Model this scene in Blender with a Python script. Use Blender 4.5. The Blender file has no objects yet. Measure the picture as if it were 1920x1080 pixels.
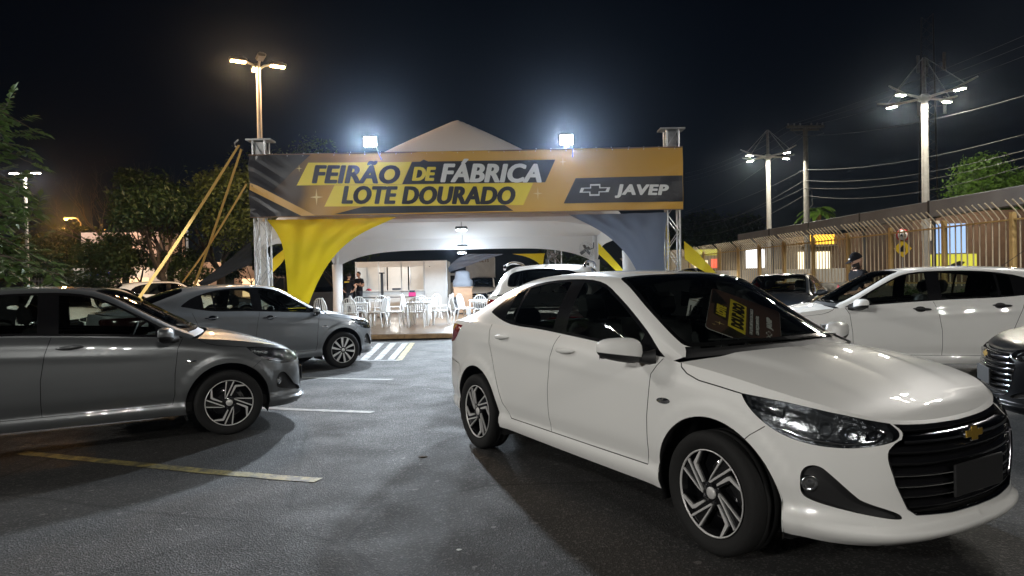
import bpy, bmesh, math, random
import numpy as np
from mathutils import Vector, Matrix, geometry
R = math.radians
random.seed(7)
rng = np.random.default_rng(7)
scene = bpy.context.scene
col = scene.collection

# ---------------------------------------------------------------- camera
F_PX, PITCH, ROLL, CAM_H = 1254.0, -0.0102, 0.0191, 1.406
cam_data = bpy.data.cameras.new('camera')
cam_data.sensor_width = 36.0
cam_data.lens = 36.0 * F_PX / 1920.0
cam_data.clip_start = 0.05
cam_data.clip_end = 2000.0
cam = bpy.data.objects.new('camera', cam_data)
col.objects.link(cam)
cam.matrix_world = (Matrix.Translation((0, 0, CAM_H)) @ Matrix.Rotation(math.pi / 2 + PITCH, 4, 'X')
                    @ Matrix.Rotation(-ROLL, 4, 'Z'))
scene.camera = cam

# ---------------------------------------------------------------- night sky, moon-weak sun, exposure
world = bpy.data.worlds.new('World')
scene.world = world
world.use_nodes = True
wn, wl = world.node_tree.nodes, world.node_tree.links
wn.clear()
sky = wn.new('ShaderNodeTexSky')
sky.sky_type = 'NISHITA'
sky.sun_disc = False
sky.sun_elevation = R(24)
sky.sun_rotation = R(200)
sky.altitude = 600
tint = wn.new('ShaderNodeMix'); tint.data_type = 'RGBA'; tint.blend_type = 'MULTIPLY'
tint.inputs[0].default_value = 1.0
tint.inputs[7].default_value = (0.80, 0.82, 1.0, 1)
bg = wn.new('ShaderNodeBackground'); bg.inputs['Strength'].default_value = 0.0006
out = wn.new('ShaderNodeOutputWorld')
wl.new(sky.outputs[0], tint.inputs[6]); wl.new(tint.outputs[2], bg.inputs[0]); wl.new(bg.outputs[0], out.inputs[0])
sun_d = bpy.data.lights.new('moon', 'SUN'); sun_d.energy = 0.004; sun_d.angle = R(0.5); sun_d.color = (0.8, 0.88, 1.0)
sun = bpy.data.objects.new('moon', sun_d); col.objects.link(sun)
sun.rotation_euler = (R(66), 0, R(-20))
scene.view_settings.view_transform = 'Standard'
scene.view_settings.look = 'None'
scene.view_settings.exposure = 0.35
scene.view_settings.gamma = 1.0
scene.view_settings.use_curve_mapping = False
scene.cycles.use_denoising = True
scene.cycles.max_bounces = 7
scene.cycles.transparent_max_bounces = 24
scene.cycles.sample_clamp_indirect = 6.0
scene.cycles.sample_clamp_direct = 0.0
scene.cycles.caustics_reflective = False
scene.cycles.caustics_refractive = False
scene.cycles.use_light_tree = True

def at(px, py, depth):
    """point of the place seen at photo position (px, py), depth metres ahead of the camera"""
    u, v = px - 960.0, 540.0 - py
    c, s = math.cos(ROLL), math.sin(ROLL)
    u, v = u * c + v * s, -u * s + v * c
    c, s = math.cos(PITCH), math.sin(PITCH)
    y, z = c - v / F_PX * s, s + v / F_PX * c
    return Vector((u / F_PX * depth / y, depth, CAM_H + z / y * depth))

# ---------------------------------------------------------------- materials
MATS = {}
def mat(name, color=(0.5, 0.5, 0.5), rough=0.5, metal=0.0, coat=0.0, spec=0.5, emit=None, estr=0.0, bump=0.0, bscale=60.0, var=0.0, vscale=4.0, trans=0.0):
    if name in MATS: return MATS[name]
    m = bpy.data.materials.new(name); m.use_nodes = True
    nt = m.node_tree; b = nt.nodes['Principled BSDF']
    b.inputs['Base Color'].default_value = (*color, 1)
    b.inputs['Roughness'].default_value = rough
    b.inputs['Metallic'].default_value = metal
    b.inputs['Coat Weight'].default_value = coat
    b.inputs['Coat Roughness'].default_value = 0.03
    b.inputs['Specular IOR Level'].default_value = spec
    if emit:
        b.inputs['Emission Color'].default_value = (*emit, 1); b.inputs['Emission Strength'].default_value = estr
    if trans:
        b.inputs['Transmission Weight'].default_value = trans
    if bump or var:
        tc = nt.nodes.new('ShaderNodeTexCoord')
        if bump:
            n = nt.nodes.new('ShaderNodeTexNoise'); n.inputs['Scale'].default_value = bscale; n.inputs['Detail'].default_value = 6
            bp = nt.nodes.new('ShaderNodeBump'); bp.inputs['Strength'].default_value = bump; bp.inputs['Distance'].default_value = 0.02
            nt.links.new(tc.outputs['Object'], n.inputs['Vector']); nt.links.new(n.outputs[0], bp.inputs['Height'])
            nt.links.new(bp.outputs[0], b.inputs['Normal'])
        if var:
            n2 = nt.nodes.new('ShaderNodeTexNoise'); n2.inputs['Scale'].default_value = vscale; n2.inputs['Detail'].default_value = 7
            rp = nt.nodes.new('ShaderNodeValToRGB')
            rp.color_ramp.elements[0].position = 0.3; rp.color_ramp.elements[1].position = 0.72
            rp.color_ramp.elements[0].color = (*[c * (1 - var) for c in color], 1)
            rp.color_ramp.elements[1].color = (*[min(1, c * (1 + var)) for c in color], 1)
            nt.links.new(tc.outputs['Object'], n2.inputs['Vector']); nt.links.new(n2.outputs[0], rp.inputs[0])
            nt.links.new(rp.outputs[0], b.inputs['Base Color'])
    MATS[name] = m
    return m

def paint(name, color, metal=0.0, rough=0.35, flake=0.0):
    m = mat(name, color, rough, metal, coat=1.0)
    nt = m.node_tree; b = nt.nodes['Principled BSDF']
    b.inputs['Coat IOR'].default_value = 1.5
    if metal < .3: b.inputs['Specular IOR Level'].default_value = 0.12
    tc = nt.nodes.new('ShaderNodeTexCoord')
    n = nt.nodes.new('ShaderNodeTexNoise'); n.inputs['Scale'].default_value = 900 if flake else 120
    rp = nt.nodes.new('ShaderNodeMapRange')
    rp.inputs['To Min'].default_value = rough - (0.12 if flake else 0.04); rp.inputs['To Max'].default_value = rough + (0.12 if flake else 0.04)
    nt.links.new(tc.outputs['Object'], n.inputs['Vector']); nt.links.new(n.outputs[0], rp.inputs[0]); nt.links.new(rp.outputs[0], b.inputs['Roughness'])
    # faint film of dust on the clear coat
    n2 = nt.nodes.new('ShaderNodeTexNoise'); n2.inputs['Scale'].default_value = 7; n2.inputs['Detail'].default_value = 8
    r2 = nt.nodes.new('ShaderNodeMapRange'); r2.inputs['From Min'].default_value = 0.35; r2.inputs['From Max'].default_value = 0.8
    r2.inputs['To Min'].default_value = 0.004; r2.inputs['To Max'].default_value = 0.03
    nt.links.new(tc.outputs['Object'], n2.inputs['Vector']); nt.links.new(n2.outputs[0], r2.inputs[0]); nt.links.new(r2.outputs[0], b.inputs['Coat Roughness'])
    return m

def glass(name, tint=(0.6, 0.66, 0.62), rough=0.0):
    m = bpy.data.materials.new(name); m.use_nodes = True
    nt = m.node_tree; nt.nodes.clear()
    o = nt.nodes.new('ShaderNodeOutputMaterial'); mx = nt.nodes.new('ShaderNodeMixShader')
    t = nt.nodes.new('ShaderNodeBsdfTransparent'); t.inputs[0].default_value = (*tint, 1)
    g = nt.nodes.new('ShaderNodeBsdfGlossy'); g.inputs['Roughness'].default_value = rough; g.inputs[0].default_value = (1, 1, 1, 1)
    f = nt.nodes.new('ShaderNodeFresnel'); f.inputs[0].default_value = 1.5
    nt.links.new(f.outputs[0], mx.inputs[0]); nt.links.new(t.outputs[0], mx.inputs[1]); nt.links.new(g.outputs[0], mx.inputs[2])
    nt.links.new(mx.outputs[0], o.inputs[0])
    MATS[name] = m
    return m

paint('paint_white', (0.82, 0.82, 0.80))
paint('paint_grey', (0.155, 0.165, 0.172), metal=0.55, rough=0.36, flake=1)
paint('paint_grey_light', (0.22, 0.235, 0.25), metal=0.55, rough=0.36, flake=1)
paint('paint_black', (0.006, 0.0065, 0.008), metal=0.0, rough=0.3)
MATS['paint_black'].node_tree.nodes['Principled BSDF'].inputs['Coat IOR'].default_value = 1.3
MATS['paint_black'].node_tree.nodes['Principled BSDF'].inputs['Coat Weight'].default_value = 0.2
MATS['paint_black'].node_tree.nodes['Principled BSDF'].inputs['Specular IOR Level'].default_value = 0.1
paint('paint_navy', (0.03, 0.038, 0.05), metal=0.3, rough=0.3)
paint('paint_silver', (0.42, 0.43, 0.43), metal=0.6, rough=0.33, flake=1)
paint('paint_beige', (0.55, 0.53, 0.47))
glass('car_glass', (0.62, 0.68, 0.64))
glass('windshield_glass', (0.86, 0.90, 0.87))
glass('car_glass_dark', (0.16, 0.18, 0.18))
glass('clear_cover', (0.88, 0.9, 0.9))
mat('black_plastic', (0.018, 0.018, 0.019), 0.55, bump=0.05, bscale=400)
mat('gloss_black', (0.008, 0.008, 0.009), 0.12, coat=0.6)
mat('frit', (0.006, 0.006, 0.006), 0.15)
mat('gap', (0.004, 0.004, 0.004), 0.8)
mat('rubber', (0.012, 0.012, 0.012), 0.8, spec=.3, bump=0.15, bscale=90)
mat('chrome', (0.78, 0.78, 0.8), 0.09, 1.0)
mat('dark_chrome', (0.22, 0.22, 0.24), 0.14, 1.0)
mat('machined', (0.72, 0.71, 0.70), 0.34, 0.35, bump=0.02, bscale=300)
mat('gold_badge', (0.75, 0.48, 0.08), 0.22, 0.8)
mat('interior', (0.02, 0.02, 0.021), 0.8, bump=0.1, bscale=200)
mat('seat_fabric', (0.026, 0.026, 0.028), 0.95, bump=0.2, bscale=300)
mat('red_lens', (0.22, 0.004, 0.010), 0.1, coat=0.8)
mat('red_lens_shaded', (0.012, 0.001, 0.001), 0.15, coat=0.3)  # same lens with the shade on the grey sedan's rear put into its colour
mat('amber_lens', (0.6, 0.22, 0.03), 0.15)
mat('reflector', (0.7, 0.72, 0.74), 0.12, 1.0, bump=0.25, bscale=40)
mat('lamp_bezel', (0.30, 0.31, 0.33), 0.22, 0.9, bump=0.35, bscale=22)
mat('disc_metal', (0.25, 0.24, 0.23), 0.4, 0.9)

# ---------------------------------------------------------------- object helpers
def tag(o, label=None, cat=None, group=None, kind=None):
    if label: o['label'] = label
    if cat: o['category'] = cat
    if group: o['group'] = group
    if kind: o['kind'] = kind
    return o

def empty(name, loc=(0, 0, 0), rz=0.0, label=None, cat=None, group=None):
    o = bpy.data.objects.new(name, None); col.objects.link(o)
    o.location = loc; o.rotation_euler = (0, 0, rz); o.empty_display_size = 0.1
    return tag(o, label, cat, group)

def link(name, me, parent=None, m=None, loc=None, rot=None):
    o = bpy.data.objects.new(name, me); col.objects.link(o)
    if parent is not None: o.parent = parent
    if loc is not None: o.location = loc
    if rot is not None: o.rotation_euler = rot
    if m is not None:
        mm = MATS[m] if isinstance(m, str) else m
        if len(me.materials) == 0: me.materials.append(mm)
        elif me.materials[0] is not mm:
            o.material_slots[0].link = 'OBJECT'; o.material_slots[0].material = mm
    return o

class MB:
    """collects simple shapes into one mesh"""
    def __init__(s): s.v = []; s.f = []; s.sm = []
    def add(s, vs, fs, smooth=False):
        n = len(s.v); s.v += [tuple(v) for v in vs]; s.f += [tuple(i + n for i in f) for f in fs]; s.sm += [smooth] * len(fs)
        return s
    def box(s, c, d, rz=0.0, M=None, bev=0.0):
        x, y, z = d[0] / 2, d[1] / 2, d[2] / 2
        if bev > 0:
            b = min(bev, x * .9, y * .9, z * .9)
            vs = []
            for sx in (-1, 1):
                for sy in (-1, 1):
                    for sz in (-1, 1):
                        vs += [(sx * x, sy * (y - b), sz * (z - b)), (sx * (x - b), sy * y, sz * (z - b)), (sx * (x - b), sy * (y - b), sz * z)]
            bm = bmesh.new()
            for v in vs: bm.verts.new(v)
            bmesh.ops.convex_hull(bm, input=bm.verts[:])
            bmesh.ops.dissolve_limit(bm, angle_limit=0.02, verts=bm.verts[:], edges=bm.edges[:])
            bm.verts.index_update()
            vs = [v.co.copy() for v in bm.verts]; fs = [[v.index for v in f.verts] for f in bm.faces]; bm.free()
        else:
            vs = [Vector((i, j, k)) for i in (-x, x) for j in (-y, y) for k in (-z, z)]
            fs = [(0, 1, 3, 2), (4, 6, 7, 5), (0, 4, 5, 1), (2, 3, 7, 6), (0, 2, 6, 4), (1, 5, 7, 3)]
        T = M if M is not None else Matrix.Translation(c) @ Matrix.Rotation(rz, 4, 'Z')
        if M is not None: T = M @ Matrix.Translation(c)
        return s.add([T @ Vector(v) for v in vs], fs)
    def tube(s, pts, r, n=8, caps=True, smooth=True, r_fn=None):
        pts = [Vector(p) for p in pts]; rings = []
        up = Vector((0, 0, 1))
        for i, p in enumerate(pts):
            d = (pts[min(i + 1, len(pts) - 1)] - pts[max(i - 1, 0)]).normalized()
            a = d.cross(up)
            if a.length < 0.05: a = d.cross(Vector((1, 0, 0)))
            a.normalize(); b = d.cross(a)
            rr = r[i] if isinstance(r, (list, tuple)) else r
            rings.append([p + (a * math.cos(t) + b * math.sin(t)) * rr for t in [2 * math.pi * k / n for k in range(n)]])
        vs = [v for rg in rings for v in rg]; fs = []
        for i in range(len(pts) - 1):
            for k in range(n):
                fs.append((i * n + k, i * n + (k + 1) % n, (i + 1) * n + (k + 1) % n, (i + 1) * n + k))
        s.add(vs, fs, smooth)
        if caps:
            m = (len(pts) - 1) * n
            s.add(rings[0], [tuple(range(n))]); s.add(rings[-1], [tuple(reversed(range(n)))])
        return s
    def lathe(s, prof, n=32, axis='Z', c=(0, 0, 0), smooth=True, closed=False):
        vs = []; fs = []
        for r, h in prof:
            for k in range(n):
                t = 2 * math.pi * k / n; a, b = r * math.cos(t), r * math.sin(t)
                p = {'Z': (a, b, h), 'Y': (a, h, b), 'X': (h, a, b)}[axis]
                vs.append((p[0] + c[0], p[1] + c[1], p[2] + c[2]))
        m = len(prof)
        for i in range(m if closed else m - 1):
            j = (i + 1) % m
            for k in range(n):
                fs.append((i * n + k, i * n + (k + 1) % n, j * n + (k + 1) % n, j * n + k))
        return s.add(vs, fs, smooth)
    def grid(s, P, smooth=True, closed_u=False):
        P = np.asarray(P); nu, nv = P.shape[:2]
        fs = [(i * nv + j, ((i + 1) % nu) * nv + j, ((i + 1) % nu) * nv + j + 1, i * nv + j + 1) for i in range(nu if closed_u else nu - 1) for j in range(nv - 1)]
        return s.add([tuple(p) for p in P.reshape(-1, 3)], fs, smooth)
    def prism(s, poly, y0, y1, M=None):
        """poly in (x,z), extruded along y"""
        n = len(poly)
        vs = [Vector((x, y0, z)) for x, z in poly] + [Vector((x, y1, z)) for x, z in poly]
        fs = [tuple(range(n)), tuple(reversed(range(n, 2 * n)))] + [(i, i + n, (i + 1) % n + n, (i + 1) % n) for i in range(n)]
        if M is not None: vs = [M @ v for v in vs]
        return s.add(vs, fs)
    def xform(s, M):
        s.v = [tuple(M @ Vector(v)) for v in s.v]; return s
    def mesh(s, name, fix=True):
        me = bpy.data.meshes.new(name); me.from_pydata(s.v, [], s.f)
        me.polygons.foreach_set('use_smooth', s.sm)
        if fix:
            bm = bmesh.new(); bm.from_mesh(me); bmesh.ops.recalc_face_normals(bm, faces=bm.faces[:]); bm.to_mesh(me); bm.free()
        me.update()
        return me
    def build(s, name, m, parent=None, loc=None, rot=None):
        return link(name, s.mesh(name), parent, m, loc, rot)

def struct(o): o['kind'] = 'structure'; return o

FONT_CACHE = {}
def text_mesh(txt, height, bold=0.0, shear=0.0, extrude=0.002, spacing=1.0, width=None):
    """flat lettering in the xz plane, facing -y, starting at x=0 on the base line; returns a mesh"""
    key = (txt, height, bold, shear, extrude, spacing, width)
    if key in FONT_CACHE: return FONT_CACHE[key]
    cu = bpy.data.curves.new('lettering', 'FONT'); cu.body = txt
    cu.size = height / 0.73; cu.offset = bold; cu.shear = shear; cu.extrude = extrude; cu.space_character = spacing; cu.resolution_u = 4
    ob = bpy.data.objects.new('lettering', cu); col.objects.link(ob)
    dg = bpy.context.evaluated_depsgraph_get()
    me = bpy.data.meshes.new_from_object(ob.evaluated_get(dg))
    bpy.data.objects.remove(ob); bpy.data.curves.remove(cu)
    co = np.empty(len(me.vertices) * 3); me.vertices.foreach_get('co', co); co = co.reshape(-1, 3)
    co[:, 0] -= co[:, 0].min()
    if width: co[:, 0] *= width / co[:, 0].max()
    co = np.stack([co[:, 0], -co[:, 2], co[:, 1]], 1)
    me.vertices.foreach_set('co', co.ravel()); me.update()
    me.materials.clear()
    FONT_CACHE[key] = me
    return me
# ---------------------------------------------------------------- cars
def hermite(t, P, q):
    """smooth curve through P at parameters t, evaluated at q (non-uniform Catmull-Rom with limited tangents)"""
    t = np.asarray(t, float); P = np.asarray(P, float); one = P.ndim == 1
    if one: P = P[:, None]
    q = np.clip(np.asarray(q, float), t[0], t[-1])
    d = np.diff(P, axis=0) / np.diff(t)[:, None]; h = np.diff(t)
    m = np.zeros_like(P)
    m[1:-1] = (d[:-1] * h[1:, None] + d[1:] * h[:-1, None]) / (h[1:] + h[:-1])[:, None]
    m[0] = d[0]; m[-1] = d[-1]
    i = np.clip(np.searchsorted(t, q, side='right') - 1, 0, len(t) - 2)
    u = ((q - t[i]) / h[i])[:, None]; hh = h[i][:, None]
    r = (2 * u**3 - 3 * u**2 + 1) * P[i] + (u**3 - 2 * u**2 + u) * hh * m[i] + (-2 * u**3 + 3 * u**2) * P[i + 1] + (u**3 - u**2) * hh * m[i + 1]
    return r[:, 0] if one else r

def tab(T, q):
    T = np.asarray(T, float)
    if T[0, 0] > T[-1, 0]: T = T[::-1]
    shp = np.shape(q)
    return hermite(T[:, 0], T[:, 1], np.ravel(q)).reshape(shp)

class Surf:
    def __init__(s, a, P, z0=None, z1=None, sb=1.0):
        s.a = a; s.P = P; s.nu, s.nv = P.shape[:2]; s.z0 = z0; s.z1 = z1; s.sb = sb
        du = np.gradient(P, axis=0); dv = np.gradient(P, axis=1)
        n = np.cross(du, dv); n /= np.maximum(np.linalg.norm(n, axis=2, keepdims=True), 1e-9)
        s.N = n
    def ut(s, ab):
        ab = np.atleast_2d(ab)
        fu = np.interp(ab[:, 0], s.a, np.arange(s.nu))
        if s.z0 is not None:
            z0 = np.interp(ab[:, 0], s.a, s.z0); z1 = np.interp(ab[:, 0], s.a, s.z1)
            t = (ab[:, 1] - z0) / (z1 - z0)
        else: t = ab[:, 1] / s.sb
        return fu, np.clip(t, 0, 1) * (s.nv - 1)
    def bil(s, G, fu, fv):
        i = np.clip(fu.astype(int), 0, s.nu - 2); j = np.clip(fv.astype(int), 0, s.nv - 2)
        u = (fu - i)[:, None]; v = (fv - j)[:, None]
        return G[i, j] * (1 - u) * (1 - v) + G[i + 1, j] * u * (1 - v) + G[i, j + 1] * (1 - u) * v + G[i + 1, j + 1] * u * v
    def pos(s, ab): return s.bil(s.P, *s.ut(ab))
    def nor(s, ab):
        n = s.bil(s.N, *s.ut(ab)); return n / np.maximum(np.linalg.norm(n, axis=1, keepdims=True), 1e-9)
    def inv(s, x, z, vmax):
        """parameters of the surface point seen at (x, z) in side view"""
        nv = int((s.nv - 1) * vmax) + 1
        out = []
        for xx, zz in zip(np.atleast_1d(x), np.atleast_1d(z)):
            D = (s.P[:, :nv, 0] - xx) ** 2 + (s.P[:, :nv, 2] - zz) ** 2
            i, j = np.unravel_index(D.argmin(), D.shape); f = np.array([i, j], float)
            for _ in range(6):
                p = s.bil(s.P, f[:1], f[1:])[0]; e = 1e-2
                ju = (s.bil(s.P, f[:1] + e, f[1:])[0] - p) / e; jv = (s.bil(s.P, f[:1], f[1:] + e)[0] - p) / e
                J = np.array([[ju[0], jv[0]], [ju[2], jv[2]]])
                if abs(np.linalg.det(J)) < 1e-9: break
                st = np.linalg.solve(J, np.array([xx - p[0], zz - p[2]])); f = f + np.clip(st, -2, 2)
                f = np.clip(f, 0, [s.nu - 1.001, s.nv - 1.001])
            out.append((np.interp(f[0], np.arange(s.nu), s.a), f[1] / (s.nv - 1) * s.sb))
        return np.array(out)

def inside(poly, pts):
    x, y = pts[:, 0], pts[:, 1]; r = np.zeros(len(pts), bool); n = len(poly)
    for i in range(n):
        x0, y0 = poly[i]; x1, y1 = poly[(i + 1) % n]
        c = ((y0 > y) != (y1 > y)); 
        if y1 != y0: r ^= c & (x < (x1 - x0) * (y - y0) / (y1 - y0) + x0)
    return r

def densify(poly, step=0.04, closed=True):
    out = []; n = len(poly)
    for i in range(n if closed else n - 1):
        a = np.array(poly[i]); b = np.array(poly[(i + 1) % n]); k = max(1, int(np.linalg.norm(b - a) / step))
        out += [tuple(a + (b - a) * j / k) for j in range(k)]
    if not closed: out.append(tuple(poly[-1]))
    return out

def smooth_poly(poly, n=4, closed=True, sharp=()):
    """rounds the corners of an outline (Chaikin), keeping the listed corners"""
    P = [np.array(p, float) for p in poly]; K = [i in sharp for i in range(len(P))]
    for _ in range(n):
        Q = []; KK = []
        m = len(P)
        for i in range(m):
            a = P[i - 1]; b = P[i]; c = P[(i + 1) % m]
            if K[i]: Q.append(b); KK.append(True)
            else: Q += [b * .75 + a * .25, b * .75 + c * .25]; KK += [False, False]
        P, K = Q, KK
    return [tuple(p) for p in P]

def ribbon(line, w):
    L = np.array(line, float); d = np.gradient(L, axis=0); d /= np.maximum(np.linalg.norm(d, axis=1, keepdims=True), 1e-9)
    n = np.stack([-d[:, 1], d[:, 0]], 1)
    return [tuple(p) for p in L + n * w / 2] + [tuple(p) for p in (L - n * w / 2)[::-1]]

def inset_poly(poly, d):
    P = np.array(poly, float); n = len(P)
    area = 0.5 * np.sum(P[:, 0] * np.roll(P[:, 1], -1) - np.roll(P[:, 0], -1) * P[:, 1])
    out = []
    for i in range(n):
        a = P[i] - P[i - 1]; b = P[(i + 1) % n] - P[i]
        a /= np.linalg.norm(a) + 1e-9; b /= np.linalg.norm(b) + 1e-9
        na = np.array([-a[1], a[0]]); nb = np.array([-b[1], b[0]])
        m = na + nb; m /= max(np.dot(m, m) / 2, 0.5)
        out.append(tuple(P[i] + m * d * np.sign(area)))
    return out

def trim(S, pts, polys, boundary):
    """triangulate the parameter domain along all outlines; returns {region: (V, N, F)}"""
    vs = [tuple(p) for p in pts]; es = []
    def loop(L):
        n0 = len(vs); vs.extend(L); m = len(L)
        es.extend((n0 + i, n0 + (i + 1) % m) for i in range(m))
    loop(boundary)
    polys = [(n, p) for n, p in polys]
    for n, p in polys: loop(p)
    ov, oe, of = geometry.delaunay_2d_cdt([Vector(v) for v in vs], es, [], 0, 1e-6, False)[:3]
    V2 = np.array([(v[0], v[1]) for v in ov]); F = np.array([f for f in of if len(f) == 3], int)
    cen = V2[F].mean(1)
    lab = np.full(len(F), -1); ok = inside(boundary, cen)
    for k in range(len(polys) - 1, -1, -1): lab[inside(polys[k][1], cen)] = k
    names = [n for n, _ in polys]
    V = S.pos(V2); N = S.nor(V2); res = {}
    fn = np.cross(V[F[:, 1]] - V[F[:, 0]], V[F[:, 2]] - V[F[:, 0]])
    flip = (fn * N[F].mean(1)).sum(1) < 0
    F = F.copy(); F[flip] = F[flip][:, ::-1]
    ar = np.linalg.norm(fn, axis=1) > 1e-12
    for nm in set(names) | {'body'}:
        sel = ok & ar & (np.array([(names[l] if l >= 0 else 'body') == nm for l in lab]))
        if not sel.any(): continue
        f = F[sel]; u, inv_ = np.unique(f, return_inverse=True)
        res[nm] = (V[u], N[u], inv_.reshape(-1, 3))
    return res

def offs(reg, d): return (reg[0] + reg[1] * d, reg[1], reg[2])
def mirror(reg):
    m = np.array([1, -1, 1.0]); return (reg[0] * m, reg[1] * m, reg[2][:, ::-1])
def join(*rs):
    rs = [r for r in rs if r is not None]
    V = np.concatenate([r[0] for r in rs]); N = np.concatenate([r[1] for r in rs]); o = 0; F = []
    for r in rs: F.append(r[2] + o); o += len(r[0])
    return (V, N, np.concatenate(F))
def walls(reg, d, skip_center=True):
    """side walls of a recess: boundary edges swept inwards"""
    V, N, F = reg; cnt = {}
    for f in F:
        for a, b in ((f[0], f[1]), (f[1], f[2]), (f[2], f[0])):
            k = (min(a, b), max(a, b)); cnt.setdefault(k, []).append((a, b))
    vs = []; ns = []; fs = []
    for k, L in cnt.items():
        if len(L) != 1: continue
        a, b = L[0]
        if skip_center and abs(V[a][1]) < 2e-3 and abs(V[b][1]) < 2e-3: continue
        n = len(vs); p = [V[a], V[b], V[b] + N[b] * d, V[a] + N[a] * d]
        nn = np.cross(p[1] - p[0], p[3] - p[0]); nn /= max(np.linalg.norm(nn), 1e-9)
        vs += p; ns += [nn] * 4; fs += [(n, n + 1, n + 2), (n, n + 2, n + 3)]
    return (np.array(vs), np.array(ns), np.array(fs))

def reg_mesh(name, reg, m):
    V, N, F = reg
    me = bpy.data.meshes.new(name); me.from_pydata(V.tolist(), [], F.tolist())
    me.polygons.foreach_set('use_smooth', [True] * len(F))
    me.normals_split_custom_set_from_vertices([tuple(n) for n in N])
    me.materials.append(MATS[m] if isinstance(m, str) else m); me.update()
    return me

# -- outlines shared by the models: plan control points (x, y, z of the upper edge, z of the lower edge, x of the bonnet centre line)
PLAN = [(.835, 0, .725, .238, .735), (.831, .15, .727, .238, .725), (.815, .30, .734, .236, .70), (.78, .45, .748, .212, .66), (.735, .56, .765, .207, .61),
        (.66, .66, .79, .207, .55), (.56, .74, .818, .208, .47), (.45, .79, .842, .213, .38), (.33, .825, .866, .22, .29), (.15, .85, .897, .23, .155), (0, .858, .918, .235, .045),
        (-.3, .862, .95, .235, -.115), (-.7, .865, .975, .237, 0), (-1.3, .867, 1.02, .24, 0), (-1.9, .866, 1.045, .245, 0), (-2.3, .866, 1.055, .25, 0), (-2.6, .864, 1.06, .255, 0)]
REAR = {'sedan': [(-2.85, .853, 1.06, .26), (-3.08, .828, 1.055, .265), (-3.27, .78, 1.05, .27), (-3.42, .70, 1.05, .275), (-3.53, .56, 1.055, .275), (-3.585, .38, 1.065, .275), (-3.61, .19, 1.07, .275), (-3.615, 0, 1.07, .275)],
        'hatch': [(-2.82, .850, 1.07, .26), (-3.0, .815, 1.07, .265), (-3.12, .765, 1.07, .27), (-3.21, .69, 1.07, .275), (-3.26, .56, 1.07, .275), (-3.285, .38, 1.07, .275), (-3.295, .19, 1.07, .275), (-3.30, 0, 1.07, .275)]}
GREEN = {  # columns of the greenhouse: belt x, rail (x, y, z), centre (x, z)
 'sedan': [(-.30, -.265, .735, .972, -.115, .995), (-.48, -.47, .692, 1.068, -.27, 1.085), (-.75, -.72, .652, 1.215, -.54, 1.245), (-1.02, -.98, .607, 1.37, -.80, 1.388), (-1.20, -1.18, .585, 1.422, -1.0, 1.44),
           (-1.45, -1.45, .572, 1.443, -1.35, 1.468), (-1.85, -1.85, .567, 1.435, -1.80, 1.470), (-2.15, -2.2, .567, 1.398, -2.20, 1.447), (-2.40, -2.5, .577, 1.325, -2.42, 1.405), (-2.62, -2.78, .60, 1.225, -2.75, 1.295),
           (-2.85, -3.02, .63, 1.13, -3.05, 1.165), (-3.05, -3.18, .63, 1.092, -3.22, 1.115), (-3.38, -3.47, .50, 1.072, -3.535, 1.088)],
 'hatch': [(-.30, -.265, .735, .972, -.115, .995), (-.48, -.47, .692, 1.068, -.27, 1.085), (-.75, -.72, .652, 1.215, -.54, 1.245), (-1.02, -.98, .607, 1.37, -.80, 1.388), (-1.20, -1.18, .585, 1.422, -1.0, 1.44),
           (-1.45, -1.45, .572, 1.445, -1.35, 1.472), (-1.85, -1.85, .567, 1.445, -1.80, 1.478), (-2.15, -2.2, .565, 1.432, -2.20, 1.468), (-2.38, -2.5, .562, 1.405, -2.5, 1.45), (-2.55, -2.72, .565, 1.365, -2.80, 1.415),
           (-2.72, -2.92, .575, 1.27, -3.0, 1.36), (-2.88, -3.05, .59, 1.16, -3.12, 1.20), (-3.08, -3.16, .60, 1.085, -3.235, 1.085)]}
DLO = {'sedan': [(-2.53, 1.15), (-2.25, 1.088), (-2.04, 1.06), (-1.66, 1.052), (-1.33, 1.032), (-1.02, 1.012), (-.43, .966), (-.37, .963), (-.46, 1.005), (-.64, 1.125), (-.88, 1.272), (-1.06, 1.365), (-1.22, 1.402), (-1.44, 1.414), (-1.8, 1.405), (-2.08, 1.368), (-2.35, 1.28), (-2.51, 1.178)],
       'hatch': [(-2.62, 1.12), (-2.35, 1.085), (-2.04, 1.062), (-1.66, 1.052), (-1.33, 1.032), (-1.02, 1.012), (-.43, .966), (-.37, .963), (-.46, 1.005), (-.64, 1.125), (-.88, 1.272), (-1.06, 1.365), (-1.22, 1.402), (-1.44, 1.416), (-1.8, 1.415), (-2.1, 1.395), (-2.42, 1.335), (-2.62, 1.22)]}
HUB_Z, TYRE_R, RIM_R = .312, .312, .2185
FX = [(.0, -.2), (.17, -.10), (.205, -.035), (.232, .012), (.252, .030), (.272, .034), (.284, .027), (.292, .006), (.31, .0), (.36, -.004), (.5, .0), (.58, -.003), (.64, -.012), (.69, -.03), (.725, -.06), (.75, -.10)]
SY = [(.0, -.1), (.18, -.07), (.235, -.036), (.29, -.016), (.33, -.018), (.355, -.030), (.39, -.024), (.45, -.010), (.56, -.001), (.66, 0), (.78, -.003), (.86, -.007), (.92, -.013), (1.1, -.02)]
RX = [(.0, -.2), (.24, -.07), (.30, -.01), (.45, .012), (.58, .006), (.64, -.02), (.75, -.032), (.95, -.045), (1.0, -.05), (1.05, -.065), (1.1, -.09)]

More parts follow.
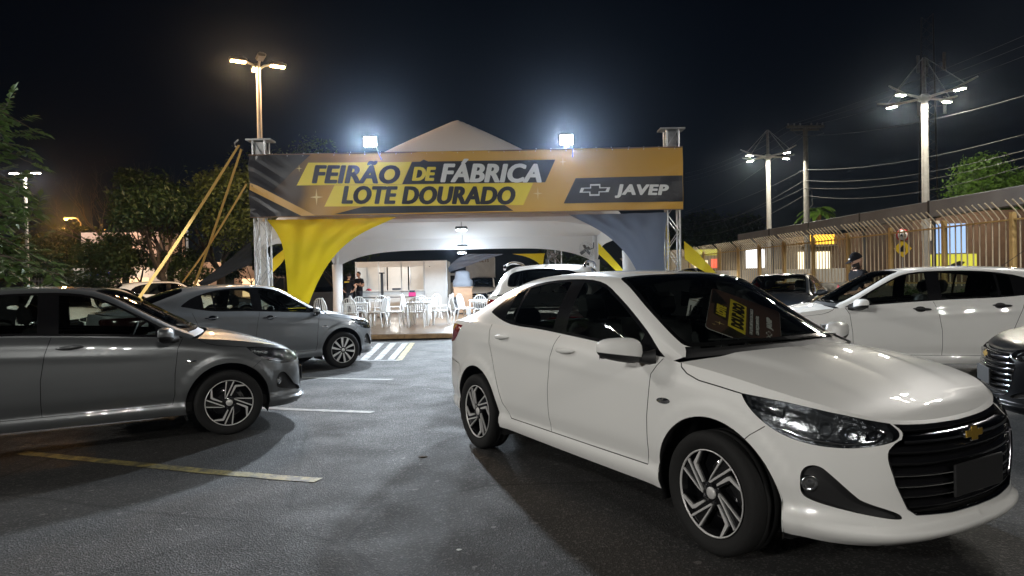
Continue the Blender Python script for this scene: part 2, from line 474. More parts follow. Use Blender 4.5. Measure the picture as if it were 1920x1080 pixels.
CAR_LIB = {}
def car_parts(kind):
    if kind in CAR_LIB: return CAR_LIB[kind]
    parts = []      # (name, mesh, material, parent name index or None, loc, rot)
    def P(name, me, m, par=None, loc=None, rot=None):
        parts.append((name, me, m, par, loc, rot)); return len(parts) - 1
    base = PLAN + [(*r, 0) for r in REAR[kind]]
    xr = base[-1][0]
    C = np.array(base, float)
    t = np.concatenate([[0], np.cumsum(np.linalg.norm(np.diff(C[:, :2], axis=0), axis=1))])
    NU, NV = 230, 46
    sa = np.sort(np.concatenate([np.linspace(0, t[8], 70), np.linspace(t[8], t[-9], 110)[1:], np.linspace(t[-9], t[-1], 51)[1:]]))
    XY = hermite(t, C[:, :2], sa); ztop = hermite(t, C[:, 2], sa); zbot = hermite(t, C[:, 3], sa)
    tan = np.gradient(XY, sa, axis=0); tan[0] = (0, 1); tan[-1] = (0, -1)
    nrm = np.stack([tan[:, 1], -tan[:, 0]], 1); nrm /= np.linalg.norm(nrm, axis=1, keepdims=True)
    nu = len(sa); tt = np.linspace(0, 1, NV)
    Z = zbot[:, None] + (ztop - zbot)[:, None] * tt[None]
    zf = np.where(Z < .58, Z, .58 + (Z - .58) * (.17 / np.maximum(ztop - .58, .05))[:, None])
    wF = np.clip(nrm[:, 0], 0, 1)[:, None] ** 2; wR = np.clip(-nrm[:, 0], 0, 1)[:, None] ** 2; wS = nrm[:, 1:2] ** 2
    d = ztop[:, None] - Z
    fender = np.clip((XY[:, 0] + .45) / .5, 0, 1)[:, None]
    rng_ = .10 + .06 * fender
    sh = -(.045 + .02 * fender) * np.clip(1 - d / rng_, 0, 1) ** 2
    off = wF * tab(FX, zf) + wS * (tab(SY, Z) + sh) + wR * tab(RX, Z)
    # raised lips round the wheel openings
    for xc in (0.015, -2.6):
        r = np.hypot(XY[:, 0][:, None] - xc, Z - HUB_Z)
        off += wS * .012 * np.clip((.475 - r) / .035, 0, 1) * np.clip((XY[:, 1] / .8), 0, 1)[:, None] ** 4
    # shallow crease along the doors
    cz = np.interp(XY[:, 0], [-3.2, -2.3, -.4], [.93, .905, .80])[:, None]
    amp = np.interp(XY[:, 0], [-3.1, -2.4, -.9, -.35], [0.0, 1, .55, 0.0])[:, None]
    off += wS * amp * .009 * np.exp(-((Z - cz) / .035) ** 2)
    LP = np.stack([XY[:, 0][:, None] + nrm[:, 0][:, None] * off, XY[:, 1][:, None] + nrm[:, 1][:, None] * off, Z], 2)
    LP[0, :, 1] = 0; LP[-1, :, 1] = 0
    L = Surf(sa, LP, zbot, ztop)
    iw = np.argmax(XY[:, 1])
    def sX(x): return float(np.interp(-x, -XY[:, 0], sa))
    def sF(y): return float(np.interp(y, XY[:iw, 1], sa[:iw]))
    def sR(y): return float(np.interp(-y, -XY[iw:, 1], sa[iw:]))
    X = lambda x, z: (sX(x), z)
    Y = lambda y, z: (sF(y), z)
    B = lambda y, z: (sR(y), z)
    top = lambda q, dz=0: (q, float(np.interp(q, sa, ztop)) + dz)
    # ---- outlines on the lower body
    def arch(xc):
        pts = [X(xc + .385 * math.cos(a), HUB_Z + .388 * math.sin(a)) for a in np.linspace(-.25, math.pi + .25, 40)]
        return pts + [X(xc - .36, .0), X(xc + .36, .0)]
    hline = [X(-.25, .955), X(-.225, .925), X(-.17, .897), X(-.08, .872), X(.06, .855), X(.185, .838)]
    htop = [X(.185, .838), X(.30, .830), X(.42, .818), Y(.755, .800), Y(.68, .778), Y(.58, .754), Y(.475, .735)]
    head = smooth_poly(htop + [Y(.455, .705), Y(.475, .678), Y(.53, .662), Y(.62, .648), Y(.70, .642), X(.51, .650), X(.40, .678), X(.30, .735), X(.23, .79)], 3, sharp=(0, 6))
    hoodL = hline + htop + [Y(.46, .734), Y(.36, .725), Y(.2, .717), Y(0, .713), (0, .95)] + [top(sF(y), .05) for y in (.2, .4, .6, .7)] + [top(sX(x), .05) for x in (.5, .3, .1, -.1, -.25)]
    grille = smooth_poly([Y(0, .7125), Y(.2, .7165), Y(.36, .7245), Y(.462, .7335), Y(.438, .705), Y(.462, .676), Y(.50, .664), Y(.55, .62), Y(.51, .49), Y(.452, .375), Y(.41, .345), Y(.2, .33), Y(0, .328)], 2, sharp=(0, 3, 5, 12))
    fog = smooth_poly([X(.478, .46), X(.482, .525), X(.515, .558), Y(.742, .558), Y(.722, .53), Y(.655, .435), Y(.63, .41), Y(.50, .362), Y(.475, .338), Y(.49, .328), Y(.62, .352), Y(.72, .377), X(.50, .398), X(.478, .425)], 2)
    tail = smooth_poly([X(-2.95, 1.02), X(-3.12, 1.025), X(-3.25, 1.02), B(.62, 1.015), B(.44, 1.0), B(.45, .93), B(.6, .885), X(-3.28, .855), X(-3.13, .865), X(-3.02, .94)], 3, sharp=(0,)) if kind == 'sedan' else \
        smooth_poly([X(-2.80, 1.02), X(-2.95, 1.03), X(-3.1, 1.03), B(.62, 1.02), B(.5, 1.0), B(.5, .90), B(.62, .85), X(-3.12, .80), X(-3.0, .82), X(-2.9, .92)], 3, sharp=(0,))
    fd_front = [X(-.37, .965), X(-.42, .87), X(-.45, .63), X(-.455, .44), X(-.475, .345)]
    bgap = [X(-1.395, 1.035), X(-1.445, .88), X(-1.478, .66), X(-1.48, .45), X(-1.475, .345)]
    rd_rear = [X(-2.40, 1.06), X(-2.365, .95), X(-2.25, .66), X(-2.15, .45), X(-2.04, .345)]
    bump = [X(.20, .60), X(.26, .655), X(.33, .705)]
    rbump = [X(-2.88, .60), X(-2.98, .685), X(-3.12, .70), B(.72, .70), B(.56, .66), B(.2, .655), B(0, .655)]
    trunk_side = [B(.50, 1.07), B(.5, .90), B(.545, .75), B(.53, .655)]
    g = .0055
    dn = lambda l: densify(l, .04, False)
    gapsL = [ribbon(dn(fd_front), g), ribbon(dn(bgap), g), ribbon(dn(rd_rear), g), ribbon(dn([fd_front[-1], bgap[-1], rd_rear[-1]]), g), ribbon(dn(bump), .004), ribbon(dn(hline), g), ribbon(dn(htop), .004), ribbon(dn(rbump), g), ribbon(dn(trunk_side), g)]
    fd = fd_front + bgap[::-1]; rd = bgap + rd_rear[::-1]
    fbp = [(0, .0), X(.30, .0), X(.20, .60), X(.26, .655), X(.33, .705), X(.40, .80), (0, .80)]
    rbp = [X(-2.80, .0), X(-2.88, .60)] + rbump[1:] + [(sa[-1], .0)]
    trp = trunk_side[::-1] + [top(sa[-1], .02), (sa[-1], .655)]
    trp = [B(.53, .655), B(.545, .75), B(.5, .9), B(.5, 1.12), (sa[-1], 1.12), (sa[-1], .655)]
    polys = [('hole', densify(arch(.015))), ('hole', densify(arch(-2.6))), ('grille', grille), ('headlight', head), ('fog', fog), ('tail', tail)]
    polys += [('gap', q) for q in gapsL]
    polys += [('hoodL', densify(hoodL))]
    polys += [('front_door', densify(fd)), ('rear_door', densify(rd)), ('front_bumper', densify(fbp)), ('rear_bumper', densify(rbp)), ('trunk', densify(trp))]
    bnd = [(a, z) for a, z in zip(sa[::2], zbot[::2])] + [(sa[-1], zbot[-1])] + [(sa[-1], z) for z in np.linspace(zbot[-1], ztop[-1], 12)[1:-1]] + [(a, z) for a, z in zip(sa[::-1][::2], ztop[::-1][::2])] + [(0, z) for z in np.linspace(ztop[0], zbot[0], 12)[:-1]]
    pts = [(sa[i], zbot[i] + (ztop[i] - zbot[i]) * tt[j]) for i in range(1, nu - 1, 2) for j in range(1, NV - 1)]
    RG = trim(L, pts, polys, bnd)
    # ---- bonnet
    hk = sX(-.25); hs = np.concatenate([[0.0], sa[(sa > 0.01) & (sa < hk)], [hk]])[::1]
    E = L.pos(np.stack([hs, np.interp(hs, sa, ztop)], 1)); xc = hermite(t[:12], C[:12, 4], hs)
    zc = tab([(.735, .725), (.722, .738), (.69, .764), (.6, .806), (.5, .842), (.4, .874), (.28, .91), (.15, .943), (.045, .966), (-.115, .992)], xc)
    zc = np.maximum(zc, E[:, 2])
    qq = np.linspace(0, 1, 26) ** 1.25
    HP = np.zeros((len(hs), len(qq), 3))
    for j, q in enumerate(qq):
        yy = E[:, 1] * (1 - q); HP[:, j, 1] = yy
        HP[:, j, 0] = E[:, 0] + (xc - E[:, 0]) * (1 - (1 - q) ** 1.8)
        HP[:, j, 2] = E[:, 2] + (zc - E[:, 2]) * (1 - (1 - q) ** 2.3)
        fade = np.clip((.60 - HP[:, j, 0]) / .45, 0, 1)
        yl = np.interp(HP[:, j, 0], [-.2, .7], [.52, .36])
        HP[:, j, 2] += .011 * fade * (np.clip((yl + .05 - yy) / .10, 0, 1) ** 2 * (3 - 2 * np.clip((yl + .05 - yy) / .10, 0, 1))) * np.clip(yy / .2 + .55, 0, 1)
    HS = Surf(hs, HP, sb=1.0)
    if HS.N[60, 10, 2] < 0: HS.N = -HS.N
    def grid_reg(S, i0=0, i1=None, j0=0, j1=None):
        Pp = S.P[i0:i1, j0:j1]; Nn = S.N[i0:i1, j0:j1]; a, b = Pp.shape[:2]
        idx = np.arange(a * b).reshape(a, b)
        F = np.concatenate([np.stack([idx[:-1, :-1], idx[1:, :-1], idx[1:, 1:]], 2).reshape(-1, 3), np.stack([idx[:-1, :-1], idx[1:, 1:], idx[:-1, 1:]], 2).reshape(-1, 3)])
        V = Pp.reshape(-1, 3); N = Nn.reshape(-1, 3)
        fn = np.cross(V[F[:, 1]] - V[F[:, 0]], V[F[:, 2]] - V[F[:, 0]])
        fl = (fn * N[F].mean(1)).sum(1) < 0; F[fl] = F[fl][:, ::-1]
        return (V, N, F[np.linalg.norm(fn, axis=1) > 1e-12])
    # ---- greenhouse
    G = np.array(GREEN[kind], float); nk = len(G); kk = np.arange(nk, dtype=float); kd = np.linspace(0, nk - 1, 150)
    bx = hermite(kk, G[:, 0], kd)
    bs = np.array([sX(v) for v in bx]); Bp = L.pos(np.stack([bs, np.interp(bs, sa, ztop)], 1))
    Rl = hermite(kk, G[:, 1:4], kd); Cl = hermite(kk, G[:, 4:6], kd)
    rows = []
    hgt = np.clip((Rl[:, 2] - Bp[:, 2]) / .4, 0, 1)[:, None]
    M1 = Bp + (Rl - Bp) * .36 + hgt * np.array([0, .030, .006]); M2 = Bp + (Rl - Bp) * .70 + hgt * np.array([0, .028, .008]); M3 = Bp + (Rl - Bp) * .92 + hgt * np.array([0, .012, .004])
    def cen(fr):
        y = Rl[:, 1] * fr
        return np.stack([Cl[:, 0] + (Rl[:, 0] - Cl[:, 0]) * fr ** 2, y, Cl[:, 1] + (Rl[:, 2] - Cl[:, 1]) * fr ** 2.2], 1)
    ctl = np.stack([Bp, M1, M2, M3, cen(.93), cen(.78), cen(.5), cen(.25), cen(0.0)], 1)
    qk = np.array([0, .16, .32, .43, .52, .62, .76, .88, 1.0])
    NQ = 64; qd = np.linspace(0, 1, NQ)
    GP = np.zeros((len(kd), NQ, 3))
    for i in range(len(kd)): GP[i] = hermite(qk, ctl[i], qd)
    GP[:, -1, 1] = 0
    US = Surf(kd * .3, GP, sb=1.3)
    if US.N[60, 50, 2] < 0: US.N = -US.N
    dlo = US.inv(*np.array(densify(smooth_poly(DLO[kind], 1, sharp=(0, 7)), .05)).T, .5)
    def sub(x0, x1, d_in=.020):
        Q = inset_poly(densify(DLO[kind], .06), d_in); Q = [(x, z) for x, z in Q]
        out = []
        n = len(Q)                                   # clip to x1 < x < x0 (Sutherland-Hodgman on two lines)
        for lim, sg in ((x0, -1), (x1, 1)):
            out = []
            for i in range(n):
                a, b = Q[i], Q[(i + 1) % n]; fa, fb = sg * (a[0] - lim), sg * (b[0] - lim)
                if fa >= 0: out.append(a)
                if (fa >= 0) != (fb >= 0):
                    w = fa / (fa - fb); out.append((a[0] + (b[0] - a[0]) * w, a[1] + (b[1] - a[1]) * w))
            Q = out; n = len(Q)
        Q = densify(Q, .05)
        return [tuple(p) for p in US.inv(*np.array(Q).T, .5)]
    K = .3
    wq = lambda k, q: (k * K, q * 1.3)
    ws = smooth_poly([wq(.42, .995), wq(.42, .75), wq(.40, .60), wq(.46, .515), wq(1.0, .505), wq(2.0, .505), wq(3.0, .51), wq(3.55, .525), wq(3.85, .62), wq(3.93, .80), wq(3.95, 1.0)], 2, sharp=(0, 10))
    ws = [(a, 1.3 if i in (0, len(ws) - 1) else b) for i, (a, b) in enumerate(ws)]
    wsi = [wq(.62, 1.0), wq(.62, .75), wq(.62, .62), wq(.72, .545), wq(1.0, .535), wq(2, .535), wq(3.0, .54), wq(3.45, .56), wq(3.66, .65), wq(3.72, .8), wq(3.74, 1.0)]
    cowl = [wq(0, .44), wq(0, 1.0), wq(.45, 1.0), wq(.45, .72), wq(.42, .58), wq(.47, .512), wq(.25, .49)]
    if kind == 'sedan':
        rw = smooth_poly([wq(7.75, 1.0), wq(7.75, .80), wq(7.85, .62), wq(8.2, .56), wq(9.0, .56), wq(9.75, .575), wq(10.0, .65), wq(10.05, .8), wq(10.08, 1.0)], 2, sharp=(0, 8))
    else:
        rw = smooth_poly([wq(9.35, 1.0), wq(9.35, .80), wq(9.4, .64), wq(9.7, .58), wq(10.3, .575), wq(10.9, .59), wq(11.05, .66), wq(11.1, .8), wq(11.12, 1.0)], 2, sharp=(0, 8))
    rw = [(a, 1.3 if i in (0, len(rw) - 1) else b) for i, (a, b) in enumerate(rw)]
    pt = [(a, b * 1.3) for a in kd[1:-1] * K for b in qd[1:-1]]
    bn = [(a, 0.0) for a in kd * K] + [(kd[-1] * K, b * 1.3) for b in qd[1:-1]] + [(a, 1.3) for a in kd[::-1] * K] + [(0.0, b * 1.3) for b in qd[::-1][1:-1]]
    dl = [tuple(p) for p in dlo]
    rx1 = -2.05 if kind == 'sedan' else -2.12
    upolys = [('front_window', sub(-.60, -1.345)), ('rear_window_side', sub(-1.50, rx1)), ('quarter_window', sub(rx1 - .03, rx1 - .17)), ('dlo', dl), ('windshield', densify(wsi)), ('frit', densify(ws)), ('cowl', cowl), ('rear_window', densify(rw))]
    if kind == 'sedan':
        tl = [wq(10.32, 1.0), wq(10.32, .7), wq(10.36, .52), wq(11.2, .47), wq(12, .44)]
        upolys.insert(4, ('ugap', ribbon(densify(tl, .04, False), .010)))
    RU = trim(US, pt, upolys, bn)
    # ------------------------------------------------ meshes
    both = lambda r: join(r, mirror(r))
    body = join(RG['body'], RU['body'])
    P('body_shell', reg_mesh('body_shell', both(body), 'paint_white'), 'PAINT')
    iu = np.searchsorted(kd, nk - 1 - (2.2 if kind == 'sedan' else 1.2))
    lin = grid_reg(US)
    liner = RU['body']; sel = liner[0][liner[2]].mean(1)
    cut = (sel[:, 0] < -.45) & (sel[:, 0] > (-2.95 if kind == 'sedan' else -3.1)) & (sel[:, 2] > 1.02)
    P('headliner', reg_mesh('headliner', offs(both((liner[0], liner[1], liner[2][cut])), -.03), 'interior'), 'interior')
    P('panel_gaps', reg_mesh('panel_gaps', offs(both(join(RG['gap'], RU['ugap']) if 'ugap' in RU else both(RG['gap'])), -.006) if 'ugap' in RU else offs(both(RG['gap']), -.006), 'gap'), 'gap')
    hood = join(grid_reg(HS), RG['hoodL'])
    P('hood', reg_mesh('hood', both(hood), 'paint_white'), 'PAINT')
    P('front_bumper', reg_mesh('front_bumper', both(RG['front_bumper']), 'paint_white'), 'PAINT')
    P('rear_bumper', reg_mesh('rear_bumper', both(RG['rear_bumper']), 'paint_white'), 'PAINT')
    P('trunk_lid', reg_mesh('trunk_lid', both(RG['trunk']), 'paint_white'), 'PAINT')
    P('window_trim', reg_mesh('window_trim', both(RU['dlo']), 'gloss_black'), 'TRIM')
    P('cowl', reg_mesh('cowl', offs(both(RU['cowl']), -.012), 'black_plastic'), 'black_plastic')
    w = P('windshield', reg_mesh('windshield', both(RU['windshield']), 'windshield_glass'), 'WSGLASS')
    P('frit_band', reg_mesh('frit_band', both(RU['frit']), 'frit'), 'frit', w)
    P('rear_window', reg_mesh('rear_window', both(RU['rear_window']), 'car_glass'), 'GLASS')
    for sd, mf in (('l', lambda r: r), ('r', mirror)):
        sg = 1 if sd == 'l' else -1
        for nm, win, hx, hz in (('front_door', 'front_window', -1.26, .935), ('rear_door', 'rear_window_side', -2.14, .972)):
            dp = P(nm, reg_mesh(nm, mf(RG[nm]), 'paint_white'), 'PAINT')
            P('door_lining', reg_mesh('door_lining', mf(offs(RG[nm], -.05)), 'interior'), 'interior', dp)
            P('window', reg_mesh('window', mf(RU[win]), 'car_glass'), 'GLASS', dp)
            hp = L.pos([X(hx, hz)])[0]
            hb = MB(); nn = 14; rows_ = []
            for i in range(nn):                           # pull handle: a bowed bar standing off the panel
                u_ = i / (nn - 1); xx = hx + .105 - .21 * u_; p = L.pos([X(xx, hz - .012 * u_)])[0]; sw = math.sin(math.pi * u_) ** .5
                c_ = np.array([xx, (p[1] + .006 + .026 * sw), hz + .004 - .010 * u_]); rr = .004 + .013 * sw
                rows_.append([c_ + np.array([0, .55 * rr * math.cos(a), rr * math.sin(a)]) for a in np.linspace(0, 2 * math.pi, 11)])
            hb.grid(rows_); hb.v = [(x, y * sg, z) for x, y, z in hb.v]
            P('handle', hb.mesh('handle'), 'HANDLE', dp)
            cup = MB(); ring = []
            for i in range(7):                            # recess behind the handle
                r_ = i / 6
                ring.append([L.pos([X(hx + .02 + .062 * r_ * math.cos(a), hz - .004 + .036 * r_ * math.sin(a))])[0] + np.array([0, .0022, 0]) for a in np.linspace(0, 2 * math.pi, 21)])
            cup.grid(ring); cup.v = [(x, y * sg, z) for x, y, z in cup.v]
            P('handle_recess', cup.mesh('handle_recess'), 'HANDLEWELL', dp)
        P('quarter_window', reg_mesh('quarter_window', mf(RU['quarter_window']), 'car_glass'), 'GLASS')
        # headlamp: recessed black housing, chrome bowls, light guide, clear cover
        hd = RG['headlight']
        hh = P('headlight', reg_mesh('headlight', mf(join(offs(hd, -.035), walls(hd, -.035))), 'lamp_bezel'), 'lamp_bezel')
        for (sy_, zz, rr, mm) in ((.655, .712, .038, 'reflector'), (.735, .730, .040, 'reflector'), (.575, .700, .026, 'reflector')):
            q = Y(sy_, zz); p = L.pos([q])[0]; n = L.nor([q])[0]; dirv = np.array([.92, .38, .0])
            bowl = MB().lathe([(rr, .018), (rr * .95, .004), (rr * .7, -.006), (rr * .3, -.012), (0.002, -.013)], 20, 'X')
            Mx = Matrix.Translation(p - n * .022) @ Matrix.Rotation(math.atan2(dirv[1], dirv[0]), 4, 'Z')
            bowl.xform(Mx); bowl.v = [(x, y * sg, z) for x, y, z in bowl.v]
            P('reflector', bowl.mesh('reflector'), mm, hh)
        gd = MB(); rows_ = []
        gl = densify([Y(.57, .742), Y(.525, .70), Y(.58, .672), Y(.68, .660), X(.50, .672), X(.40, .70)], .012, False)
        for q in gl:
            p = L.pos([q])[0] - L.nor([q])[0] * .010; rows_.append([p + np.array([0, 0, .009]), p + np.array([.006, .003, 0]), p - np.array([0, 0, .009])])
        gd.grid(rows_); gd.v = [(x, y * sg, z) for x, y, z in gd.v]
        P('light_guide', gd.mesh('light_guide'), 'chrome', hh)
        ab = MB(); rows_ = []
        for q in densify([X(.24, .805), X(.33, .785), X(.40, .775)], .012, False):
            p = L.pos([q])[0] - L.nor([q])[0] * .02; rows_.append([p + np.array([0, 0, .018]), p + np.array([.004, .004, 0]), p - np.array([0, 0, .024])])
        ab.grid(rows_); ab.v = [(x, y * sg, z) for x, y, z in ab.v]
        P('side_reflector', ab.mesh('side_reflector'), 'reflector', hh)
        P('cover', reg_mesh('cover', mf(offs(hd, -.001)), 'clear_cover'), 'clear_cover', hh)
        # fog lamp bay
        fg = RG['fog']
        fh = P('fog_lamp', reg_mesh('fog_lamp', mf(join(offs(fg, -.03), walls(fg, -.03))), 'black_plastic'), 'black_plastic')
        q = X(.512, .468); p = L.pos([q])[0]; n = L.nor([q])[0]
        lens = MB().lathe([(.036, -.012), (.036, .006), (.031, .010), (.028, .004), (.015, .010), (.001, .012)], 20, 'X')
        lens.xform(Matrix.Translation(p - n * .018) @ Matrix.Rotation(.62, 4, 'Z')); lens.v = [(x, y * sg, z) for x, y, z in lens.v]
        P('lamp', lens.mesh('lamp'), 'reflector', fh)
        tlr = RG['tail']
        P('tail_light', reg_mesh('tail_light', mf(offs(tlr, .003)), 'red_lens'), 'TAIL')
        # side repeater
        ring = []
        for r_ in (0, .5, 1):
            ring.append([L.pos([X(-.315 + .052 * r_ * math.cos(a) + .008 * r_ * math.sin(a), .735 + .017 * r_ * math.sin(a))])[0] + np.array([0, .006 - .004 * r_, 0]) for a in np.linspace(0, 2 * math.pi, 17)])
        sm_ = MB().grid(ring); sm_.v = [(x, y * sg, z) for x, y, z in sm_.v]
        P('side_marker', sm_.mesh('side_marker'), 'chrome')
        # mirror: rounded shell on a black foot
        rows_ = []
        for i in range(13):
            v_ = -math.pi / 2 + math.pi * i / 12; row = []
            for j in range(21):
                u_ = 2 * math.pi * j / 20; f = lambda c, e: math.copysign(abs(c) ** e, c)
                x_ = .085 * f(math.cos(v_), .6) * f(math.cos(u_), .75); z_ = .068 * f(math.sin(v_), .7); y_ = .125 * f(math.cos(v_), .6) * f(math.sin(u_), .62)
                x_ = min(x_, .085) if x_ > 0 else max(x_ * .45, -.04)
                z_ *= 1 - .22 * (y_ / .125)
                row.append((-.545 + x_ - .03 * (y_ / .125), .985 + y_, 1.005 + z_ + .10 * y_))
            rows_.append(row)
        arr = np.array(rows_)
        mh = MB().grid(arr[5:]); mh.v = [(x, y * sg, z) for x, y, z in mh.v]
        ml = MB().grid(arr[:6]); ml.tube([(-.44, .80, .955), (-.47, .84, .955), (-.50, .90, .962), (-.53, .95, .975)], [.05, .036, .03, .03], 10)
        ml.v = [(x, y * sg, z) for x, y, z in ml.v]
        mi = P('wing_mirror', mh.mesh('wing_mirror'), 'PAINT')
        P('mirror_foot', ml.mesh('mirror_foot'), 'black_plastic', mi)
        mg = MB().box((-.588, .985, 1.005), (.004, .20, .105), bev=.001); mg.v = [(x, y * sg, z) for x, y, z in mg.v]
        P('mirror_glass', mg.mesh('mirror_glass'), 'chrome', mi)
        # wheel housings
        for xc in (.015, -2.6):
            rows_ = []
            for a in np.linspace(-.35, math.pi + .35, 30):
                q = X(xc + .385 * math.cos(a), max(HUB_Z + .388 * math.sin(a), .0)); p = L.pos([q])[0]
                rows_.append([(xc + .388 * math.cos(a), p[1] * sg, HUB_Z + .390 * math.sin(a)), (xc + .38 * math.cos(a), (p[1] - .03) * sg, HUB_Z + .385 * math.sin(a)), (xc + .40 * math.cos(a), (p[1] - .05) * sg, HUB_Z + .40 * math.sin(a)), (xc + .40 * math.cos(a), .52 * sg, HUB_Z + .40 * math.sin(a)), (xc + .1 * math.cos(a), .50 * sg, HUB_Z + .1 * math.sin(a))])
            P('wheel_housing', MB().grid(rows_).mesh('wheel_housing'), 'black_plastic')
    # grille
    gr = RG['grille']
    gi = P('grille', reg_mesh('grille', both(join(offs(gr, -.055), walls(gr, -.055))), 'gap'), 'gap')
    def bar(zf_, y1, h, o0, o1, tilt=0.0, name='grille_slat', m='gloss_black', n=40):
        rows_ = []
        for y_ in np.linspace(-y1, y1, n):
            q = Y(abs(y_), zf_(abs(y_))); p = L.pos([q])[0].copy(); nn_ = L.nor([q])[0].copy()
            if y_ < 0: p[1] *= -1; nn_[1] *= -1
            nn_[2] = 0; a = p + nn_ * o0; b_ = p + nn_ * o1; zt = np.array([0, 0, 1.0])
            rows_.append([a + zt * h * .5, b_ + zt * (h * .32 + tilt), b_ + zt * (-h * .32 + tilt), a - zt * h * .5, a + zt * h * .5])
        P(name, MB().grid(rows_).mesh(name), m, gi)
    for zz, yw in ((.703, .43), (.615, .54), (.567, .53), (.519, .515), (.471, .495), (.423, .47), (.375, .44)):
        bar(lambda y, zz=zz: zz + .015 * (y / .5) ** 2, yw, .026, -.05, -.006, -.008)
    bar(lambda y: .662 + .012 * (y / .5) ** 2, .455, .040, -.04, .006, -.004, 'badge_bar', 'dark_chrome')
    rows_ = []
    edge = densify([Y(.538, .60), Y(.51, .49), Y(.452, .375), Y(.41, .345), Y(.2, .33), Y(0, .328)], .03, False)
    full = [(q, 1) for q in edge] + [(q, -1) for q in edge[::-1][1:]]
    for q, sg in full:
        p = L.pos([q])[0].copy(); n = L.nor([q])[0].copy(); p[1] *= sg; n[1] *= sg
        rows_.append([p - n * .012 + np.array([0, 0, .009]), p + n * .004 + np.array([0, 0, .004]), p + n * .004 - np.array([0, 0, .003]), p - n * .012 - np.array([0, 0, .006])])
    P('grille_surround', MB().grid(rows_).mesh('grille_surround'), 'dark_chrome', gi)
    # bow-tie badge
    bw = lambda s_: [(-1 * s_, -.34 * s_), (-.93 * s_, .34 * s_ - .68 * s_ * 0 - .0), (-.30 * s_, .34 * s_), (-.30 * s_, .72 * s_), (.36 * s_, .72 * s_), (.36 * s_, .34 * s_), (1.0 * s_, .34 * s_), (.93 * s_, -.34 * s_), (.30 * s_, -.34 * s_), (.30 * s_, -.72 * s_), (-.36 * s_, -.72 * s_), (-.36 * s_, -.34 * s_)]
    Mb = Matrix.Translation((L.pos([Y(0, .662)])[0][0] + .010, 0, .662)) @ Matrix.Rotation(R(-8), 4, 'Y') @ Matrix.Rotation(R(90), 4, 'Z')
    bd = MB().prism([(x, z * .62) for x, z in bw(.078)], -.006, .004, Mb); P('badge_rim', bd.mesh('badge_rim'), 'chrome', gi)
    bd = MB().prism([(x, z * .60) for x, z in bw(.070)], -.010, -.004, Mb); P('badge', bd.mesh('badge'), 'gold_badge', gi)
    pl = MB().box((L.pos([Y(0, .47)])[0][0] + .012, 0, .475), (.012, .42, .145), bev=.004); P('plate_board', pl.mesh('plate_board'), 'black_plastic')
    pr = MB().box((xr + .02, 0, .80), (.012, .40, .13), bev=.004)
    P('plate_board', pr.mesh('plate_board'), 'black_plastic')
    # underside, floor, seats, dash
    P('underbody', MB().box((-1.3 + (xr + 3.615) * .4, 0, .27), (3.7 + (xr + 3.615) * -.8, 1.15, .10)).box((-1.3, 0, .30), (1.75, 1.58, .08)).box((.62, 0, .25), (.2, 1.1, .08)).mesh('underbody'), 'gap')
    P('floor', MB().box((-1.5, 0, .38), (2.3, 1.5, .05)).mesh('floor'), 'interior')
    ds = MB(); rows_ = []
    for y_ in np.linspace(-.70, .70, 15):
        f_ = (1 - abs(y_ / .70) ** 3) * .08
        rows_.append([(-.33 + f_, y_, .955), (-.48, y_, .965 + f_ * .15), (-.62, y_, .95), (-.70, y_, .90), (-.68, y_, .80), (-.60, y_, .62), (-.55, y_, .45)])
    ds.grid(rows_); P('dashboard', ds.mesh('dashboard'), 'interior')
    st = MB(); cs = Vector((-.80, .36, .90)); Ms = Matrix.Translation(cs) @ Matrix.Rotation(R(-65), 4, 'Y')
    rings = [[Ms @ Vector(((.185 + .014 * math.cos(b)) * math.cos(a), (.185 + .014 * math.cos(b)) * math.sin(a), .014 * math.sin(b))) for b in np.linspace(0, 2 * math.pi, 9)] for a in np.linspace(0, 2 * math.pi, 29)]
    st.grid([[tuple(v) for v in r_] for r_ in rings]); st.box((0, 0, 0), (.12, .09, .03), M=Ms, bev=.01); st.box((0, .1, 0), (.03, .16, .012), M=Ms); st.box((0, -.1, 0), (.03, .16, .012), M=Ms); st.tube([Ms @ Vector((0, 0, -.02)), Ms @ Vector((0, 0, -.2))], .03)
    P('steering_wheel', st.mesh('steering_wheel'), 'interior')
    rm = MB().box((-.86, 0, 1.315), (.03, .22, .065), bev=.012).tube([(-.84, 0, 1.33), (-.82, 0, 1.385)], .008)
    P('rear_view_mirror', rm.mesh('rear_view_mirror'), 'gloss_black')
    def seat(mb, x, y, w_, head=True):
        Mb_ = Matrix.Translation((x, y, .50)) @ Matrix.Rotation(R(-14), 4, 'Y')
        mb.box((0, 0, .30), (.13, w_ * .92, .62), M=Mb_, bev=.045); mb.box((.04, w_ * .40, .24), (.13, .07, .46), M=Mb_, bev=.03); mb.box((.04, -w_ * .40, .24), (.13, .07, .46), M=Mb_, bev=.03)
        mb.box((x + .24, y, .545), (.50, w_, .14), bev=.05)
        if head:
            mb.box((0.0, 0, .73), (.10, .25, .18), M=Mb_, bev=.045); mb.tube([Mb_ @ Vector((0, .05, .58)), Mb_ @ Vector((0, .05, .68))], .006); mb.tube([Mb_ @ Vector((0, -.05, .58)), Mb_ @ Vector((0, -.05, .68))], .006)
    for y_ in (.36, -.36):
        sb_ = MB(); seat(sb_, -1.45, y_, .50); P('seat', sb_.mesh('seat'), 'seat_fabric')
    sb_ = MB(); xb = -2.32
    Mb_ = Matrix.Translation((xb, 0, .50)) @ Matrix.Rotation(R(-20), 4, 'Y')
    sb_.box((0, 0, .28), (.14, 1.22, .58), M=Mb_, bev=.05); sb_.box((xb + .26, 0, .54), (.52, 1.24, .16), bev=.05)
    for y_ in (-.38, .38): sb_.box((0, y_, .64), (.09, .26, .14), M=Mb_, bev=.04)
